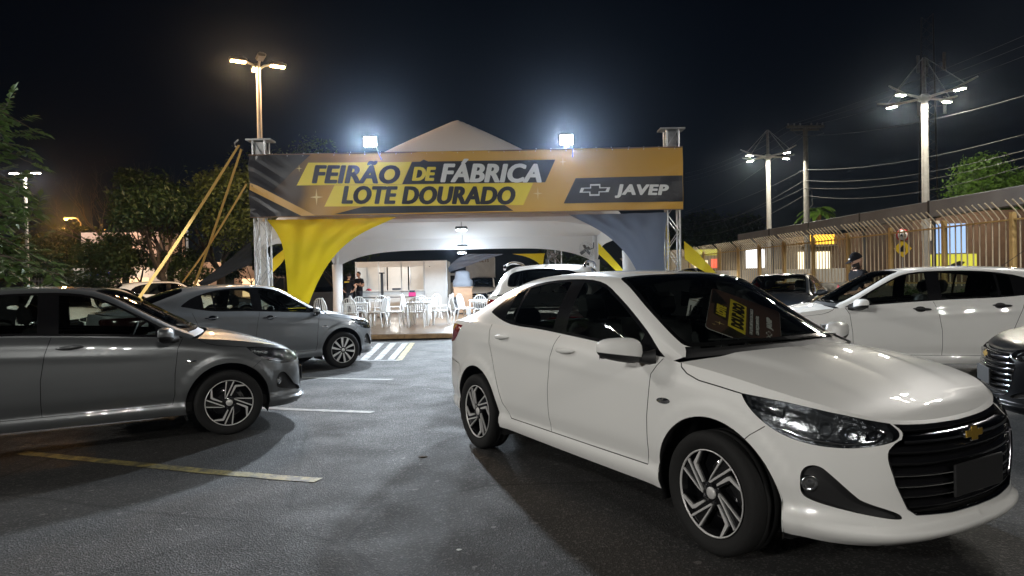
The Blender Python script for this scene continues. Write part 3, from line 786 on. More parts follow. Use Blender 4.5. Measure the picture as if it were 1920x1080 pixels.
    P('rear_seat', sb_.mesh('rear_seat'), 'seat_fabric')
    P('parcel_shelf', MB().box((xb - .42, 0, 1.02), (.55, 1.20, .02)).mesh('parcel_shelf'), 'interior')
    wp = MB()
    for y0, y1, x0, x1 in ((.60, .06, -.24, -.20), (-.02, -.50, -.17, -.27)):
        pa = GP[int(.50 / (nk - 1) * 149), :, :]
        wp.tube([(x0 - .04, y0, 1.022), ((x0 + x1) / 2 - .05, (y0 + y1) / 2, 1.045), (x1 - .06, y1, 1.045)], .007, 6)
    P('wipers', wp.mesh('wipers'), 'black_plastic')
    CAR_LIB[kind] = (parts, L, US, dict(sX=sX, sF=sF))
    return CAR_LIB[kind]

# ---- wheels: built facing -y (right hand side), centre at the hub
def wheel_meshes(style):
    key = 'wheel_' + style
    if key in CAR_LIB: return CAR_LIB[key]
    ty = MB()
    prof = [(.219, -.072), (.232, -.086), (.262, -.098), (.288, -.097), (.302, -.088), (.3105, -.070), (.312, -.030), (.312, -.028), (.305, -.026), (.305, -.020), (.312, -.018), (.312, .018), (.305, .020), (.305, .026), (.312, .028), (.3105, .070), (.302, .088), (.288, .097), (.262, .098), (.232, .086), (.219, .072)]
    ty.lathe(prof, 64, 'Y')
    tyre = ty.mesh('tyre')
    ba = MB(); ba.lathe([(.2185, -.080), (.2185, -.070), (.205, -.060), (.196, -.030), (.196, .08)], 56, 'Y')
    ba.lathe([(.001, -.030), (.10, -.030), (.196, -.020), (.196, -.012)], 48, 'Y')
    barrel = ba.mesh('rim')
    lip = MB().lathe([(.2185, -.078), (.2200, -.084), (.2135, -.084), (.2120, -.076)], 56, 'Y').mesh('rim_lip')
    R_ = .214
    def rot(p, a): return (p[0] * math.cos(a) - p[1] * math.sin(a), p[0] * math.sin(a) + p[1] * math.cos(a))
    face = MB(); blk = MB()
    if style == 'blade':
        for k in range(4):
            a = -k * math.pi / 2
            def pr(mb, poly, y0, y1):
                poly = [rot((x * R_, z * R_), a) for x, z in poly]; mb.prism(poly, y0, y1)
            # thin V
            pr(face, [(-.185, .19), (-.115, .965), (-.165, .96), (-.20, .35)], -.080, -.070)
            pr(face, [(-.185, .19), (-.12, .22), (.195, .955), (.145, .965)], -.0803, -.0703)
            # bent blade
            pr(face, [(.035, .33), (.07, .30), (.275, .70), (.66, .735), (.60, .785), (.235, .79), (.175, .70)], -.080, -.070)
            # black web under them
            pr(blk, [(-.24, .10), (-.19, .97), (.22, .96), (-.05, .15)], -.0695, -.040)
            pr(blk, [(-.02, .15), (.02, .36), (.15, .74), (.22, .82), (.62, .80), (.71, .71), (.30, .66), (.10, .25)], -.0697, -.042)
    else:
        for k in range(5):
            a = -k * 2 * math.pi / 5
            def pr(mb, poly, y0, y1):
                poly = [rot((x * R_, z * R_), a) for x, z in poly]; mb.prism(poly, y0, y1)
            pr(face, [(-.10, .22), (-.03, .24), (-.10, .55), (-.16, .97), (-.34, .92), (-.24, .55)], -.080, -.070)
            pr(face, [(.10, .22), (.03, .24), (.10, .55), (.19, .965), (.36, .91), (.24, .55)], -.0803, -.0703)
            pr(blk, [(-.14, .1), (-.28, .5), (-.38, .91), (.40, .90), (.28, .5), (.14, .1)], -.0695, -.045)
    blk.lathe([(.001, -.072), (.055, -.072), (.062, -.066), (.062, -.03)], 28, 'Y')
    fm, bk = face.mesh('spoke_faces'), blk.mesh('spokes')
    cap = MB().lathe([(.001, -.080), (.026, -.080), (.031, -.076), (.031, -.07)], 24, 'Y').mesh('hub_cap')
    nut = MB()
    for k in range(4):
        a = math.pi / 4 + k * math.pi / 2 + .3; nut.lathe([(.001, -.078), (.009, -.078), (.010, -.066)], 8, 'Y', (.048 * math.cos(a), 0, .048 * math.sin(a)))
    disc = MB().lathe([(.03, -.006), (.13, -.006), (.13, .006)], 36, 'Y').mesh('brake_disc')
    CAR_LIB[key] = [('tyre', tyre, 'rubber'), ('rim', barrel, 'gloss_black'), ('rim_lip', lip, 'machined'), ('spokes', bk, 'gloss_black'), ('spoke_faces', fm, 'machined'), ('hub_cap', cap, 'machined'), ('wheel_nuts', nut.mesh('wheel_nuts'), 'dark_chrome')]
    return CAR_LIB[key]

def place_car(kind, loc, yaw, body, label, group=None, glass_m='car_glass', handle=None, wheel='blade', name='parked_car', cat='car', sz=1.0, steer=0.0, spin=None, skip=(), trim_m='gloss_black', track=.775, sl=1.0, tail='red_lens'):
    parts, L, US, h = car_parts(kind)
    root = empty(name, loc, yaw, label, cat, group); root.scale = (sl, sl, sz)
    objs = []
    for nm, me, m, par, l, r in parts:
        mm = {'PAINT': body, 'GLASS': glass_m, 'TAIL': tail, 'WSGLASS': 'windshield_glass' if glass_m == 'car_glass' else glass_m, 'HANDLE': handle or body, 'HANDLEWELL': handle or body, 'TRIM': trim_m}.get(m, m)
        if nm in skip: objs.append(None); continue
        o = link(nm, me, root if par is None else (objs[par] or root), mm, l, r)
        objs.append(o)
        if nm in ('panel_gaps', 'wipers'): o['kind'] = 'stuff'
    sp = spin or [random.uniform(0, 1.5) for _ in range(4)]
    i = 0
    for xw in (0.015, -2.6):
        for sg in (-1, 1):
            wt = empty('wheel', (xw, sg * track, HUB_Z)); wt.parent = root
            wt.rotation_euler = (0, sp[i] * sg, (steer if xw > -1 else 0) + (0 if sg < 0 else math.pi)); i += 1
            wt.rotation_mode = 'XYZ'
            wt.rotation_euler = Matrix.Rotation((steer if xw > -1 else 0) + (0 if sg < 0 else math.pi), 4, 'Z').__matmul__(Matrix.Rotation(sp[i - 1], 4, 'Y')).to_euler()
            for nm, me, mm in wheel_meshes(wheel):
                o = link(nm, me, wt, mm)
                if nm in ('wheel_nuts', 'spoke_faces'): o['kind'] = 'stuff'
    return root
# ---------------------------------------------------------------- ground
def ground_pt(px, py):
    a = at(px, py, 1.0); d = a - Vector((0, 0, CAM_H)); t = -CAM_H / d.z
    return Vector((d.x * t, d.y * t, 0))

def asphalt_material():
    m = bpy.data.materials.new('asphalt'); m.use_nodes = True; MATS['asphalt'] = m
    nt = m.node_tree; b = nt.nodes['Principled BSDF']; L = nt.links
    tc = nt.nodes.new('ShaderNodeTexCoord')
    def noise(sc, det=6, rough=.6):
        n = nt.nodes.new('ShaderNodeTexNoise'); n.inputs['Scale'].default_value = sc; n.inputs['Detail'].default_value = det; n.inputs['Roughness'].default_value = rough
        L.new(tc.outputs['Object'], n.inputs['Vector']); return n
    def ramp(src, p0, p1, c0, c1):
        r = nt.nodes.new('ShaderNodeValToRGB'); e = r.color_ramp.elements; e[0].position = p0; e[1].position = p1; e[0].color = (*c0, 1); e[1].color = (*c1, 1); L.new(src, r.inputs[0]); return r
    def mix(a, b_, f, mode='MIX'):
        x = nt.nodes.new('ShaderNodeMix'); x.data_type = 'RGBA'; x.blend_type = mode
        for sock, v in ((x.inputs[0], f), (x.inputs[6], a), (x.inputs[7], b_)):
            if hasattr(v, 'links') or hasattr(v, 'is_linked'): L.new(v, sock)
            elif isinstance(v, tuple): sock.default_value = (*v, 1)
            else: sock.default_value = v
        return x.outputs[2]
    vor = nt.nodes.new('ShaderNodeTexVoronoi'); vor.inputs['Scale'].default_value = 95; L.new(tc.outputs['Object'], vor.inputs['Vector'])
    vor2 = nt.nodes.new('ShaderNodeTexVoronoi'); vor2.inputs['Scale'].default_value = 38; L.new(tc.outputs['Object'], vor2.inputs['Vector'])
    big = ramp(noise(.55, 5).outputs[0], .35, .7, (.024, .024, .024), (.031, .030, .029))
    mid = ramp(noise(3.1, 8, .7).outputs[0], .3, .75, (.88, .88, .88), (1.12, 1.12, 1.12))
    c = mix(big.outputs[0], mid.outputs[0], 1.0, 'MULTIPLY')
    # aggregate: single pale stones among dark binder
    st = ramp(vor.outputs['Color'], .70, .80, (0, 0, 0), (1, 1, 1))
    c = mix(c, (.10, .097, .092), mix((0, 0, 0), st.outputs[0], .75))
    st2 = ramp(vor2.outputs['Color'], .93, .96, (0, 0, 0), (1, 1, 1))
    c = mix(c, (.22, .21, .20), mix((0, 0, 0), st2.outputs[0], .5))
    # oil stains and tyre-dark tracks
    oil = ramp(noise(.9, 3, .5).outputs[0], .58, .70, (1, 1, 1), (.75, .75, .75))
    c = mix(c, oil.outputs[0], 1.0, 'MULTIPLY')
    # hairline cracks
    dn_ = nt.nodes.new('ShaderNodeMix'); dn_.data_type = 'RGBA'; dn_.inputs[0].default_value = .12; nz_ = noise(1.3, 6, .7)
    L.new(tc.outputs['Object'], dn_.inputs[6]); L.new(nz_.outputs['Color'], dn_.inputs[7])
    ve = nt.nodes.new('ShaderNodeTexVoronoi'); ve.feature = 'DISTANCE_TO_EDGE'; ve.inputs['Scale'].default_value = .42; L.new(dn_.outputs[2], ve.inputs['Vector'])
    ck = ramp(ve.outputs['Distance'], .0, .009, (.35, .35, .35), (1, 1, 1)); c = mix(c, ck.outputs[0], 1.0, 'MULTIPLY')
    L.new(c, b.inputs['Base Color'])
    rr = ramp(noise(2.0, 6).outputs[0], .3, .7, (.62,) * 3, (.82,) * 3); L.new(rr.outputs[0], b.inputs['Roughness'])
    b.inputs['Specular IOR Level'].default_value = .35
    bp = nt.nodes.new('ShaderNodeBump'); bp.inputs['Strength'].default_value = .9; bp.inputs['Distance'].default_value = .008
    h = nt.nodes.new('ShaderNodeMath'); h.operation = 'ADD'; n3 = noise(160, 3)
    L.new(vor.outputs['Distance'], h.inputs[0]); L.new(n3.outputs[0], h.inputs[1]); L.new(h.outputs[0], bp.inputs['Height'])
    L.new(bp.outputs[0], b.inputs['Normal'])
    return m
asphalt_material()
def gz(x, y=0.0):
    t = min(max((-.3 - x) / 2.2, 0), 1); return -.03 * t * t * (3 - 2 * t)
gm = MB(); gx = [-300, -120, -60, -30, -10, -6, -4, -3.2] + list(np.linspace(-2.6, -.2, 13)) + [.5, 2, 4, 8, 16, 40, 120, 300]; gy = [-60, -20, -5, 0, 5, 10, 20, 40, 80, 160, 280, 400]
gm.grid([[(x, y, gz(x)) for y in gy] for x in gx])
struct(gm.build('ground', 'asphalt'))

def paint_mat(name, c):
    m = mat(name, c, .6, bump=.3, bscale=60)
    nt = m.node_tree; b = nt.nodes['Principled BSDF']; tc = nt.nodes.new('ShaderNodeTexCoord')
    n = nt.nodes.new('ShaderNodeTexNoise'); n.inputs['Scale'].default_value = 9; n.inputs['Detail'].default_value = 10; n.inputs['Roughness'].default_value = .75
    r = nt.nodes.new('ShaderNodeValToRGB'); e = r.color_ramp.elements; e[0].position = .43; e[1].position = .60; e[0].color = (*[.12 * q + .025 for q in c], 1); e[1].color = (*c, 1)
    nt.links.new(tc.outputs['Object'], n.inputs[0]); nt.links.new(n.outputs[0], r.inputs[0]); nt.links.new(r.outputs[0], b.inputs['Base Color'])
paint_mat('line_yellow', (.30, .245, .075)); paint_mat('line_white', (.27, .27, .26)); paint_mat('line_worn', (.14, .132, .10))

def marking(name, quad, m, dz=.004):
    n = 16; a, b, c, d = [Vector(q) for q in quad]; rows = []
    for i in range(n + 1):
        t = i / n; j = random.uniform(-.006, .006)
        p, q = a.lerp(b, t), d.lerp(c, t)
        rows.append([(p.x + j, p.y + j, gz(p.x) + dz), (q.x + j, q.y + j, gz(q.x) + dz)])
    return struct(MB().grid(rows).build(name, m))
def line_px(name, p0, p1, w, m):
    a, b = ground_pt(*p0), ground_pt(*p1); d = (b - a).normalized(); n = Vector((-d.y, d.x, 0)) * w / 2
    return marking(name, [a - n, b - n, b + n, a + n], m)
line_px('parking_line', (40, 843), (597, 897), .11, 'line_yellow')
line_px('parking_line', (430, 757), (700, 770), .11, 'line_worn')
line_px('parking_line', (500, 703), (735, 709), .11, 'line_worn')
# hatched no-parking box before the platform
hA, hB, hC, hD = ground_pt(640, 640), ground_pt(775, 641), ground_pt(752, 672), ground_pt(600, 672)
for k in range(6):
    t0, t1 = k / 6 + .02, k / 6 + .105
    marking('hatch_stripe', [hD.lerp(hC, t0 - .02), hD.lerp(hC, t1 - .02), hA.lerp(hB, t1), hA.lerp(hB, t0)], 'line_white')
line_px('hatch_border', (773, 641), (748, 673), .12, 'line_yellow')
line_px('hatch_border', (596, 673), (750, 673), .10, 'line_white')
line_px('hatch_border', (640, 640), (772, 641), .08, 'line_white')

# ---------------------------------------------------------------- lamps
def emissive(name, c, s): return mat(name, (0, 0, 0), 1.0, emit=c, estr=s)
COOL, WARM, NEUT, SODIUM = (0.80, 0.90, 1.0), (1.0, 0.72, 0.42), (1.0, .93, .78), (1.0, .42, .08)
emissive('led_cool', COOL, 60); emissive('led_warm', (1.0, .58, .24), 40); emissive('led_neutral', NEUT, 45); emissive('sodium_glow', SODIUM, 40); emissive('tube_white', (0.93, .96, 1), 60); emissive('tube_warm', (1, .97, .92), 6)
mat('galvanised', (.42, .42, .41), .5, .5, var=.25, vscale=9); mat('pole_white', (.62, .60, .56), .5, var=.12); mat('pole_dark', (.10, .10, .10), .5, .3); mat('concrete', (.17, .165, .15), .85, bump=.3, bscale=20, var=.25)
mat('aluminium', (.62, .63, .64), .32, .9, var=.1, vscale=20)

def lamp_light(parent, loc, energy, color, size=.25, spot=None, rot=None):
    d = bpy.data.lights.new('bulb', 'SPOT' if spot else 'POINT'); d.energy = energy; d.color = color; d.shadow_soft_size = size
    if spot: d.spot_size = R(spot); d.spot_blend = .15
    o = bpy.data.objects.new('bulb', d); col.objects.link(o); o.location = loc
    if parent is not None: o.parent = parent
    if rot is not None: o.rotation_euler = rot
    return o

def four_arm_post(base, h, label, m_light, color, energy, arms=4, arm=.75, az=0.3, pole='pole_white', tilt=.0, lit=None):
    t = empty('lamp_post', base, 0, label, 'lamp post', 'parking lot lamp posts')
    MB().tube([(0, 0, 0), (0, 0, h * .5), (0, 0, h)], [.11, .09, .07], 12).box((0, 0, .02), (.4, .4, .04)).build('pole', pole, t)
    for k in range(arms):
        a = az + 2 * math.pi * k / arms; M = Matrix.Rotation(a, 4, 'Z')
        MB().tube([M @ Vector((.05, 0, h - .05)), M @ Vector((arm * .5, 0, h + .06)), M @ Vector((arm, 0, h + .12))], .035, 8).build('arm', pole, t)
        hd = MB(); Mh = Matrix.Translation((0, 0, h + .14)) @ M
        hd.box((arm + .25, 0, .02), (.56, .26, .10), M=Mh, bev=.035); hd.box((arm + .25, 0, .09), (.36, .16, .05), M=Mh, bev=.02)
        ho = hd.build('lamp_head', 'pole_dark', t)
        on = lit is None or k in lit
        ln = MB().box((arm + .25, 0, -.045), (.46, .20, .04), M=Mh, bev=.015); ln.build('lens', m_light if on else 'clear_lens', ho)
        if on: lamp_light(t, Mh @ Vector((arm + .25, 0, -.10)), energy * 1.6, color, .12, 170, (0, 0, 0))
    return t
mat('clear_lens', (.4, .4, .4), .2)
p = at(484, 120, 22)
four_arm_post((p.x, p.y, 0), p.z - .1, 'tall pole with cluster of warm lit lamps rising behind the banner', 'led_warm', (1.0, .62, .32), 380, az=.5, lit=(0, 1, 2), arm=.36)
p = at(47, 325, 40)
four_arm_post((p.x, p.y, 0), p.z - .1, 'twin-headed lamp post glowing behind the leaves at far left', 'led_neutral', (1, .9, .8), 700, arms=2, az=0, arm=.4)
p = at(349, 371, 53)
four_arm_post((p.x, p.y, 0), p.z - .1, 'small distant twin lamp post between the bushy tree and the straps', 'led_cool', (.9, .95, 1), 300, arms=2, az=0, arm=.35)
# posts of the lot behind the photographer; side pair added to light the banner
four_arm_post((-17.0, -12.0, 0), 8.8, 'lamp post of the lot standing behind the camera on the left', 'led_neutral', (1.0, .97, .91), 1350, az=.4)
four_arm_post((7.5, -13.0, 0), 8.8, 'lamp post of the lot standing behind the camera on the right', 'led_neutral', (1.0, .96, .89), 560, az=.1)
four_arm_post((13.0, 13.5, 0), 8.8, 'unseen lamp post added on the right to light banner and fence', 'led_neutral', (1.0, .96, .90), 330, az=.2)  # added unseen post, brightens fence and banner
four_arm_post((-15.5, 9.0, 0), 8.8, 'unseen lamp post added on the left to light banner and trees', 'led_neutral', (1.0, .96, .90), 500, az=.3)  # added unseen post, brightens banner and the trees at left
# sodium street lamp far left
p = at(128, 411, 62); t = empty('street_lamp', (p.x + 1.2, p.y, 0), 0, 'orange sodium street lamp glowing over dark foliage far left', 'street lamp')
MB().tube([(0, 0, 0), (0, 0, p.z - .4), (-.4, 0, p.z + .1), (-1.2, 0, p.z + .15)], [.09, .07, .05, .05], 8).build('pole', 'concrete', t)
MB().box((-1.35, 0, p.z + .12), (.55, .28, .16), bev=.05).build('lamp_head', 'pole_dark', t)
MB().lathe([(.001, -.16), (.10, -.12), (.15, 0)], 12, 'Z', (-1.4, 0, p.z + .05)).build('lens', 'sodium_glow', t)
lamp_light(t, (-1.4, 0, p.z - .3), 3500, SODIUM, .2)

def pyramid_post(px, base_depth, lamp_y, top_y, label, energy):
    p = at(px, lamp_y, base_depth); top = at(px, top_y, base_depth).z
    t = empty('street_light', (p.x, p.y, 0), 0, label, 'street light', 'street lights with guy-stayed arms'); h = p.z
    MB().tube([(0, 0, 0), (0, 0, h)], [.17, .13], 14).build('pole', 'pole_white', t)
    MB().tube([(0, 0, h), (0, 0, top)], [.10, .07], 10).build('mast', 'galvanised', t)
    MB().lathe([(.12, -.18), (.24, -.10), (.24, .10), (.12, .18)], 16, 'Z', (0, 0, h)).build('hub', 'pole_white', t)
    for k in range(4):
        a = .42 + k * math.pi / 2; M = Matrix.Rotation(a, 4, 'Z'); ln = 2.35
        MB().tube([M @ Vector((.1, 0, h)), M @ Vector((1.3, 0, h + .06)), M @ Vector((ln, 0, h + .32))], [.06, .05, .035], 8).build('arm', 'pole_white', t)
        MB().tube([M @ Vector((.05, 0, top)), M @ Vector((ln * .78, 0, h + .18))], .018, 6).build('stay', 'galvanised', t)
        Mh = Matrix.Translation((0, 0, h + .02)) @ M
        ho = MB().box((1.55, 0, 0), (.62, .26, .09), M=Mh, bev=.03).build('lamp_head', 'galvanised', t)
        MB().box((1.6, 0, -.055), (.42, .19, .03), M=Mh, bev=.01).build('lens', 'led_neutral', ho)
        lamp_light(t, Mh @ Vector((1.6, 0, -.10)), energy * 1.6, NEUT, .12, 170, (0, 0, 0))
    return t
pyramid_post(1733, 30.6, 184, 108, 'tall white street light with four stayed arms, nearer of the two', 420)
pyramid_post(1440, 44.5, 294, 244, 'white street light with four stayed arms, farther of the two', 420)

# ---------------------------------------------------------------- fair tent: truss portal, banner, sails, roof
TY = 16.6
TX0, TX1 = at(467, 350, TY).x, at(1281, 350, TY).x
BZ0, BZ1 = at(870, 400, TY).z, at(870, 283, TY).z
mat('tent_white', (.80, .80, .80), .75, bump=.06, bscale=3)
mat('sail_yellow', (.90, .78, .03), .7, bump=.15, bscale=2.5); mat('sail_grey', (.29, .35, .47), .7, bump=.15, bscale=2.5); mat('sail_black', (.010, .010, .011), .8)
def translucent(name, f):
    m = MATS[name]; nt = m.node_tree; b = nt.nodes['Principled BSDF']; o = nt.nodes['Material Output']
    tr = nt.nodes.new('ShaderNodeBsdfTranslucent'); tr.inputs[0].default_value = b.inputs['Base Color'].default_value; mx = nt.nodes.new('ShaderNodeMixShader'); mx.inputs[0].default_value = f
    nt.links.new(b.outputs[0], mx.inputs[1]); nt.links.new(tr.outputs[0], mx.inputs[2]); nt.links.new(mx.outputs[0], o.inputs[0])
translucent('tent_white', .22); translucent('sail_yellow', .5); translucent('sail_grey', .45)
mat('strap', (.55, .34, .09), .8, bump=.2, bscale=120)

def truss_column(x, y, h, label):
    t = empty('truss_column', (x, y, 0), 0, label, 'truss', 'truss columns of the portal'); w = .15
    for sx in (-1, 1):
        for sy in (-1, 1): MB().tube([(sx * w, sy * w, 0), (sx * w, sy * w, h)], .025, 8).build('chord', 'aluminium', t)
    n = int(h / .42)
    for i in range(n):
        z0, z1 = i * h / n, (i + 1) * h / n; br = MB()
        s = 1 if i % 2 else -1
        for a, b in (((-w * s, -w), (w * s, -w)), ((-w * s, w), (w * s, w)), ((-w, -w * s), (-w, w * s)), ((w, -w * s), (w, w * s))):
            br.tube([(*a, z0), (*b, z1)], .012, 5)
        br.build('lacing', 'aluminium', t)['kind'] = 'stuff'
    MB().box((0, 0, .01), (.6, .6, .02)).build('base_plate', 'aluminium', t)
    MB().box((0, 0, h + .02), (.62, .40, .04)).build('top_plate', 'galvanised', t)
    MB().box((0, 0, h - .28), (.22, .24, .5)).build('sleeve', 'galvanised', t)
    return t
zt = at(466, 262, TY).z
truss_column(TX0 + .22, TY + .25, zt, 'aluminium box truss column at the left end of the banner')
truss_column(TX1 - .22, TY + .25, zt + .08, 'aluminium box truss column at the right end of the banner')
t = empty('truss_beam', ((TX0 + TX1) / 2, TY + .25, BZ1 - .3), 0, 'aluminium box truss beam spanning behind the banner', 'truss')
Wb = TX1 - TX0 - .9
for sy in (-1, 1):
    for sz in (-1, 1): MB().tube([(-Wb / 2, sy * .15, sz * .15), (Wb / 2, sy * .15, sz * .15)], .025, 8).build('chord', 'aluminium', t)
lc = MB(); n = 24
for i in range(n):
    s = 1 if i % 2 else -1; x0, x1 = -Wb / 2 + i * Wb / n, -Wb / 2 + (i + 1) * Wb / n
    for sy in (-1, 1): lc.tube([(x0, sy * .15, -.15 * s), (x1, sy * .15, .15 * s)], .012, 5)
    for sz in (-1, 1): lc.tube([(x0, -.15 * s, sz * .15), (x1, .15 * s, sz * .15)], .012, 5)
lc.build('lacing', 'aluminium', t)['kind'] = 'stuff'

# banner
BW, BH = TX1 - TX0, BZ1 - BZ0
def wav(u, v):
    """ripples of the stretched vinyl, metres towards the back"""
    return .008 * np.sin(u * 1.9 + v * 1.1) + .006 * np.sin(u * 4.7 - v * 3.1 + 1) + .034 * np.exp(-((u - .25) / .6) ** 2) * np.sin(9 * (u * .6 + v)) + .018 * np.exp(-((u - BW + .3) / .5) ** 2) * np.sin(8 * (u * .6 - v)) + .010 * np.exp(-(v / .22) ** 2) * np.sin(u * 6.0)
def banner_material():
    m = bpy.data.materials.new('banner_print'); m.use_nodes = True; MATS['banner_print'] = m
    nt = m.node_tree; b = nt.nodes['Principled BSDF']; L = nt.links; tc = nt.nodes.new('ShaderNodeTexCoord')
    sp = nt.nodes.new('ShaderNodeSeparateXYZ'); L.new(tc.outputs['Object'], sp.inputs[0])
    n = nt.nodes.new('ShaderNodeTexNoise'); n.inputs['Scale'].default_value = .55; n.inputs['Detail'].default_value = 2; L.new(tc.outputs['Object'], n.inputs[0])
    mp = nt.nodes.new('ShaderNodeMath'); mp.operation = 'MULTIPLY_ADD'; L.new(sp.outputs[0], mp.inputs[0]); mp.inputs[1].default_value = 1 / BW; 
    ad = nt.nodes.new('ShaderNodeMath'); ad.operation = 'MULTIPLY_ADD'; L.new(n.outputs[0], ad.inputs[0]); ad.inputs[1].default_value = .35; ad.inputs[2].default_value = -.17
    L.new(ad.outputs[0], mp.inputs[2])
    r = nt.nodes.new('ShaderNodeValToRGB'); cr = r.color_ramp
    cr.elements[0].position = 0; cr.elements[0].color = (.045, .03, .024, 1); cr.elements[1].position = 1; cr.elements[1].color = (.60, .33, .05, 1)
    for pos, c in ((.10, (.07, .042, .025)), (.20, (.50, .26, .035)), (.5, (.64, .36, .06)), (.72, (.68, .41, .09)), (.85, (.56, .31, .045))):
        e = cr.elements.new(pos); e.color = (*c, 1)
    L.new(mp.outputs[0], r.inputs[0]); L.new(r.outputs[0], b.inputs['Base Color']); b.inputs['Roughness'].default_value = .38; b.inputs['Specular IOR Level'].default_value = .45
banner_material()
mat('print_yellow', (.86, .68, .055), .4); mat('print_black', (.022, .02, .021), .36); mat('print_white', (.80, .80, .78), .4); mat('print_gold', (.62, .36, .10), .4); mat('print_brown', (.10, .055, .04), .4)
mat('print_gold_pale', (.80, .62, .25), .4); mat('print_shadow', (.25, .16, .03), .5); mat('hem', (.20, .12, .07), .5)
ban = empty('event_banner', (TX0, TY, BZ0), 0, 'wide gold and black vinyl fair banner stretched over the tent entrance', 'banner')
U, V = np.linspace(0, BW, 240), np.linspace(0, BH, 40)
g = MB().grid([[(u, -.0 + wav(u, v), v) for v in V] for u in U]); g.grid([[(u, .008 + wav(u, v), v) for v in V] for u in U])
g.build('sheet', 'banner_print', ban)
def bxy(x, y):
    """photo-crop position on the banner -> banner metres"""
    f = (x - 15) / 1883.0; yt = 65 - 35 * f; h = 287 - 12 * f
    return f * BW, BH * (1 - (y - yt) / h)
def bpoly(name, pts, m, dy, px=True):
    P2 = [bxy(*q) if px else q for q in pts]; P2 = densify(P2, .12); n = len(P2); xs = [q[0] for q in P2]; zs = [q[1] for q in P2]
    gxs = np.arange(min(xs), max(xs), .15); gzs = np.arange(min(zs), max(zs), .10)
    G_ = np.array([(a, b) for a in gxs for b in gzs]) if len(gxs) and len(gzs) else np.zeros((0, 2))
    if len(G_): G_ = G_[inside(P2, G_)]
    vs = [Vector(q) for q in P2] + [Vector(q) for q in G_]
    ov, oe, of = geometry.delaunay_2d_cdt(vs, [(i, (i + 1) % n) for i in range(n)], [], 1, 1e-6, False)[:3]
    V2 = np.array([(v[0], v[1]) for v in ov]); ok = inside(P2, np.array([V2[list(f)].mean(0) for f in of]))
    mb = MB(); mb.add([(v[0], float(wav(v[0], v[1])) - dy, v[1]) for v in ov], [tuple(f) for f, k in zip(of, ok) if k])
    o = link(name, mb.mesh(name, False), ban, m)
    return o
def btext(txt, x0, x1, ybase, ycap, m, bold, shear, dy, space=1.0, name='lettering'):
    u0, v0 = bxy(x0, ybase); u1, _ = bxy(x1, ybase); _, v1 = bxy(x0, ycap)
    tm = text_mesh(txt, v1 - v0, .006, shear, 0.0, space, u1 - u0 - 2 * bold)
    co0 = np.empty(len(tm.vertices) * 3); tm.vertices.foreach_get('co', co0); co0 = co0.reshape(-1, 3)
    slope = (bxy(x1, ybase)[1] - v0) / (u1 - u0); mb = MB(); fs = [tuple(p_.vertices) for p_ in tm.polygons]
    for k, (sx, sz) in enumerate(((0, 0), (1, 0), (2, 0), (.5, .45), (1.5, .45), (.5, -.45), (1.5, -.45))):      # heavy weight: strokes thickened by shifted copies
        co = co0.copy(); co[:, 0] += u0 + sx * bold; co[:, 2] += v0 + slope * (co[:, 0] - u0) + sz * bold; co[:, 1] = wav(co[:, 0], co[:, 2]) - dy - .0006 * k
        mb.add([tuple(c) for c in co], fs)
    return link(name, mb.mesh(name, False), ban, m)
bpoly('dark_wedge', [(17, 67), (285, 64), (205, 140), (120, 228), (245, 343), (17, 350)], 'print_black', .004)
bpoly('gold_streak', [(17, 192), (50, 205), (300, 342), (240, 344), (17, 225)], 'print_gold', .007)
bpoly('dark_chevron', [(510, 300), (1118, 288), (1160, 316), (380, 336)], 'print_black', .004)
bpoly('yellow_panel', [(275, 101), (722, 97), (678, 198), (222, 205)], 'print_yellow', .009)
bpoly('black_panel', [(724, 97), (760, 96), (775, 87), (795, 95.5), (1345, 87), (1300, 188), (680, 198)], 'print_black', .008)
bpoly('yellow_panel', [(386, 204), (1248, 191), (1203, 290), (340, 301)], 'print_yellow', .008)
bpoly('black_panel', [(1432, 170), (1896, 156), (1896, 271), (1378, 282)], 'print_black', .008)
btext('FEIRÃO', 288, 672, 192, 110, 'print_black', .027, .22, .014, 1.05)
btext('DE', 722, 828, 180, 119, 'print_yellow', .022, .22, .014)
btext('FÁBRICA', 845, 1285, 186, 103, 'print_white', .026, .22, .014, 1.04)
btext('LOTE DOURADO', 415, 1170, 285, 205, 'print_black', .027, .22, .014, 1.05)
btext('JAVEP', 1600, 1836, 241, 196, 'print_white', .018, .18, .014, 1.12)
def bowtie(cx, cz, w, h, k=.34): return [(cx - w, cz - h * k), (cx - w * .88, cz + h * k), (cx - w * .30, cz + h * k), (cx - w * .30, cz + h), (cx + w * .36, cz + h), (cx + w * .36, cz + h * k), (cx + w, cz + h * k), (cx + w * .88, cz - h * k), (cx + w * .30, cz - h * k), (cx + w * .30, cz - h), (cx - w * .36, cz - h), (cx - w * .36, cz - h * k)]
cu, cv = bxy(1514, 222); bpoly('emblem', bowtie(cu, cv, .385, .145, .42), 'print_white', .013, False); bpoly('emblem_inner', bowtie(cu, cv, .30, .105, .36), 'print_black', .018, False)
def star(cx, cy, r):
    u, v = bxy(cx, cy); r = r / 1883 * BW; P4 = []
    for k in range(8):
        a = k * math.pi / 4; rr = r if k % 2 == 0 else r * .16; P4.append((u + rr * math.cos(a) * (.85 if k % 4 == 0 else 1), v + rr * math.sin(a) * 1.1))
    bpoly('star', P4, 'print_gold_pale', .012, False)
star(307, 258, 34); star(235, 127, 15); star(1267, 238, 26); star(1378, 97, 18)
hm = MB(); hm.tube([(0, .01, BH), (BW / 2, .015, BH - .01), (BW, .01, BH)], .018, 8); hm.tube([(u, float(wav(u, 0)), 0) for u in np.linspace(0, BW, 80)], .014, 6)
hm.build('hem', 'hem', ban)
ti = MB()
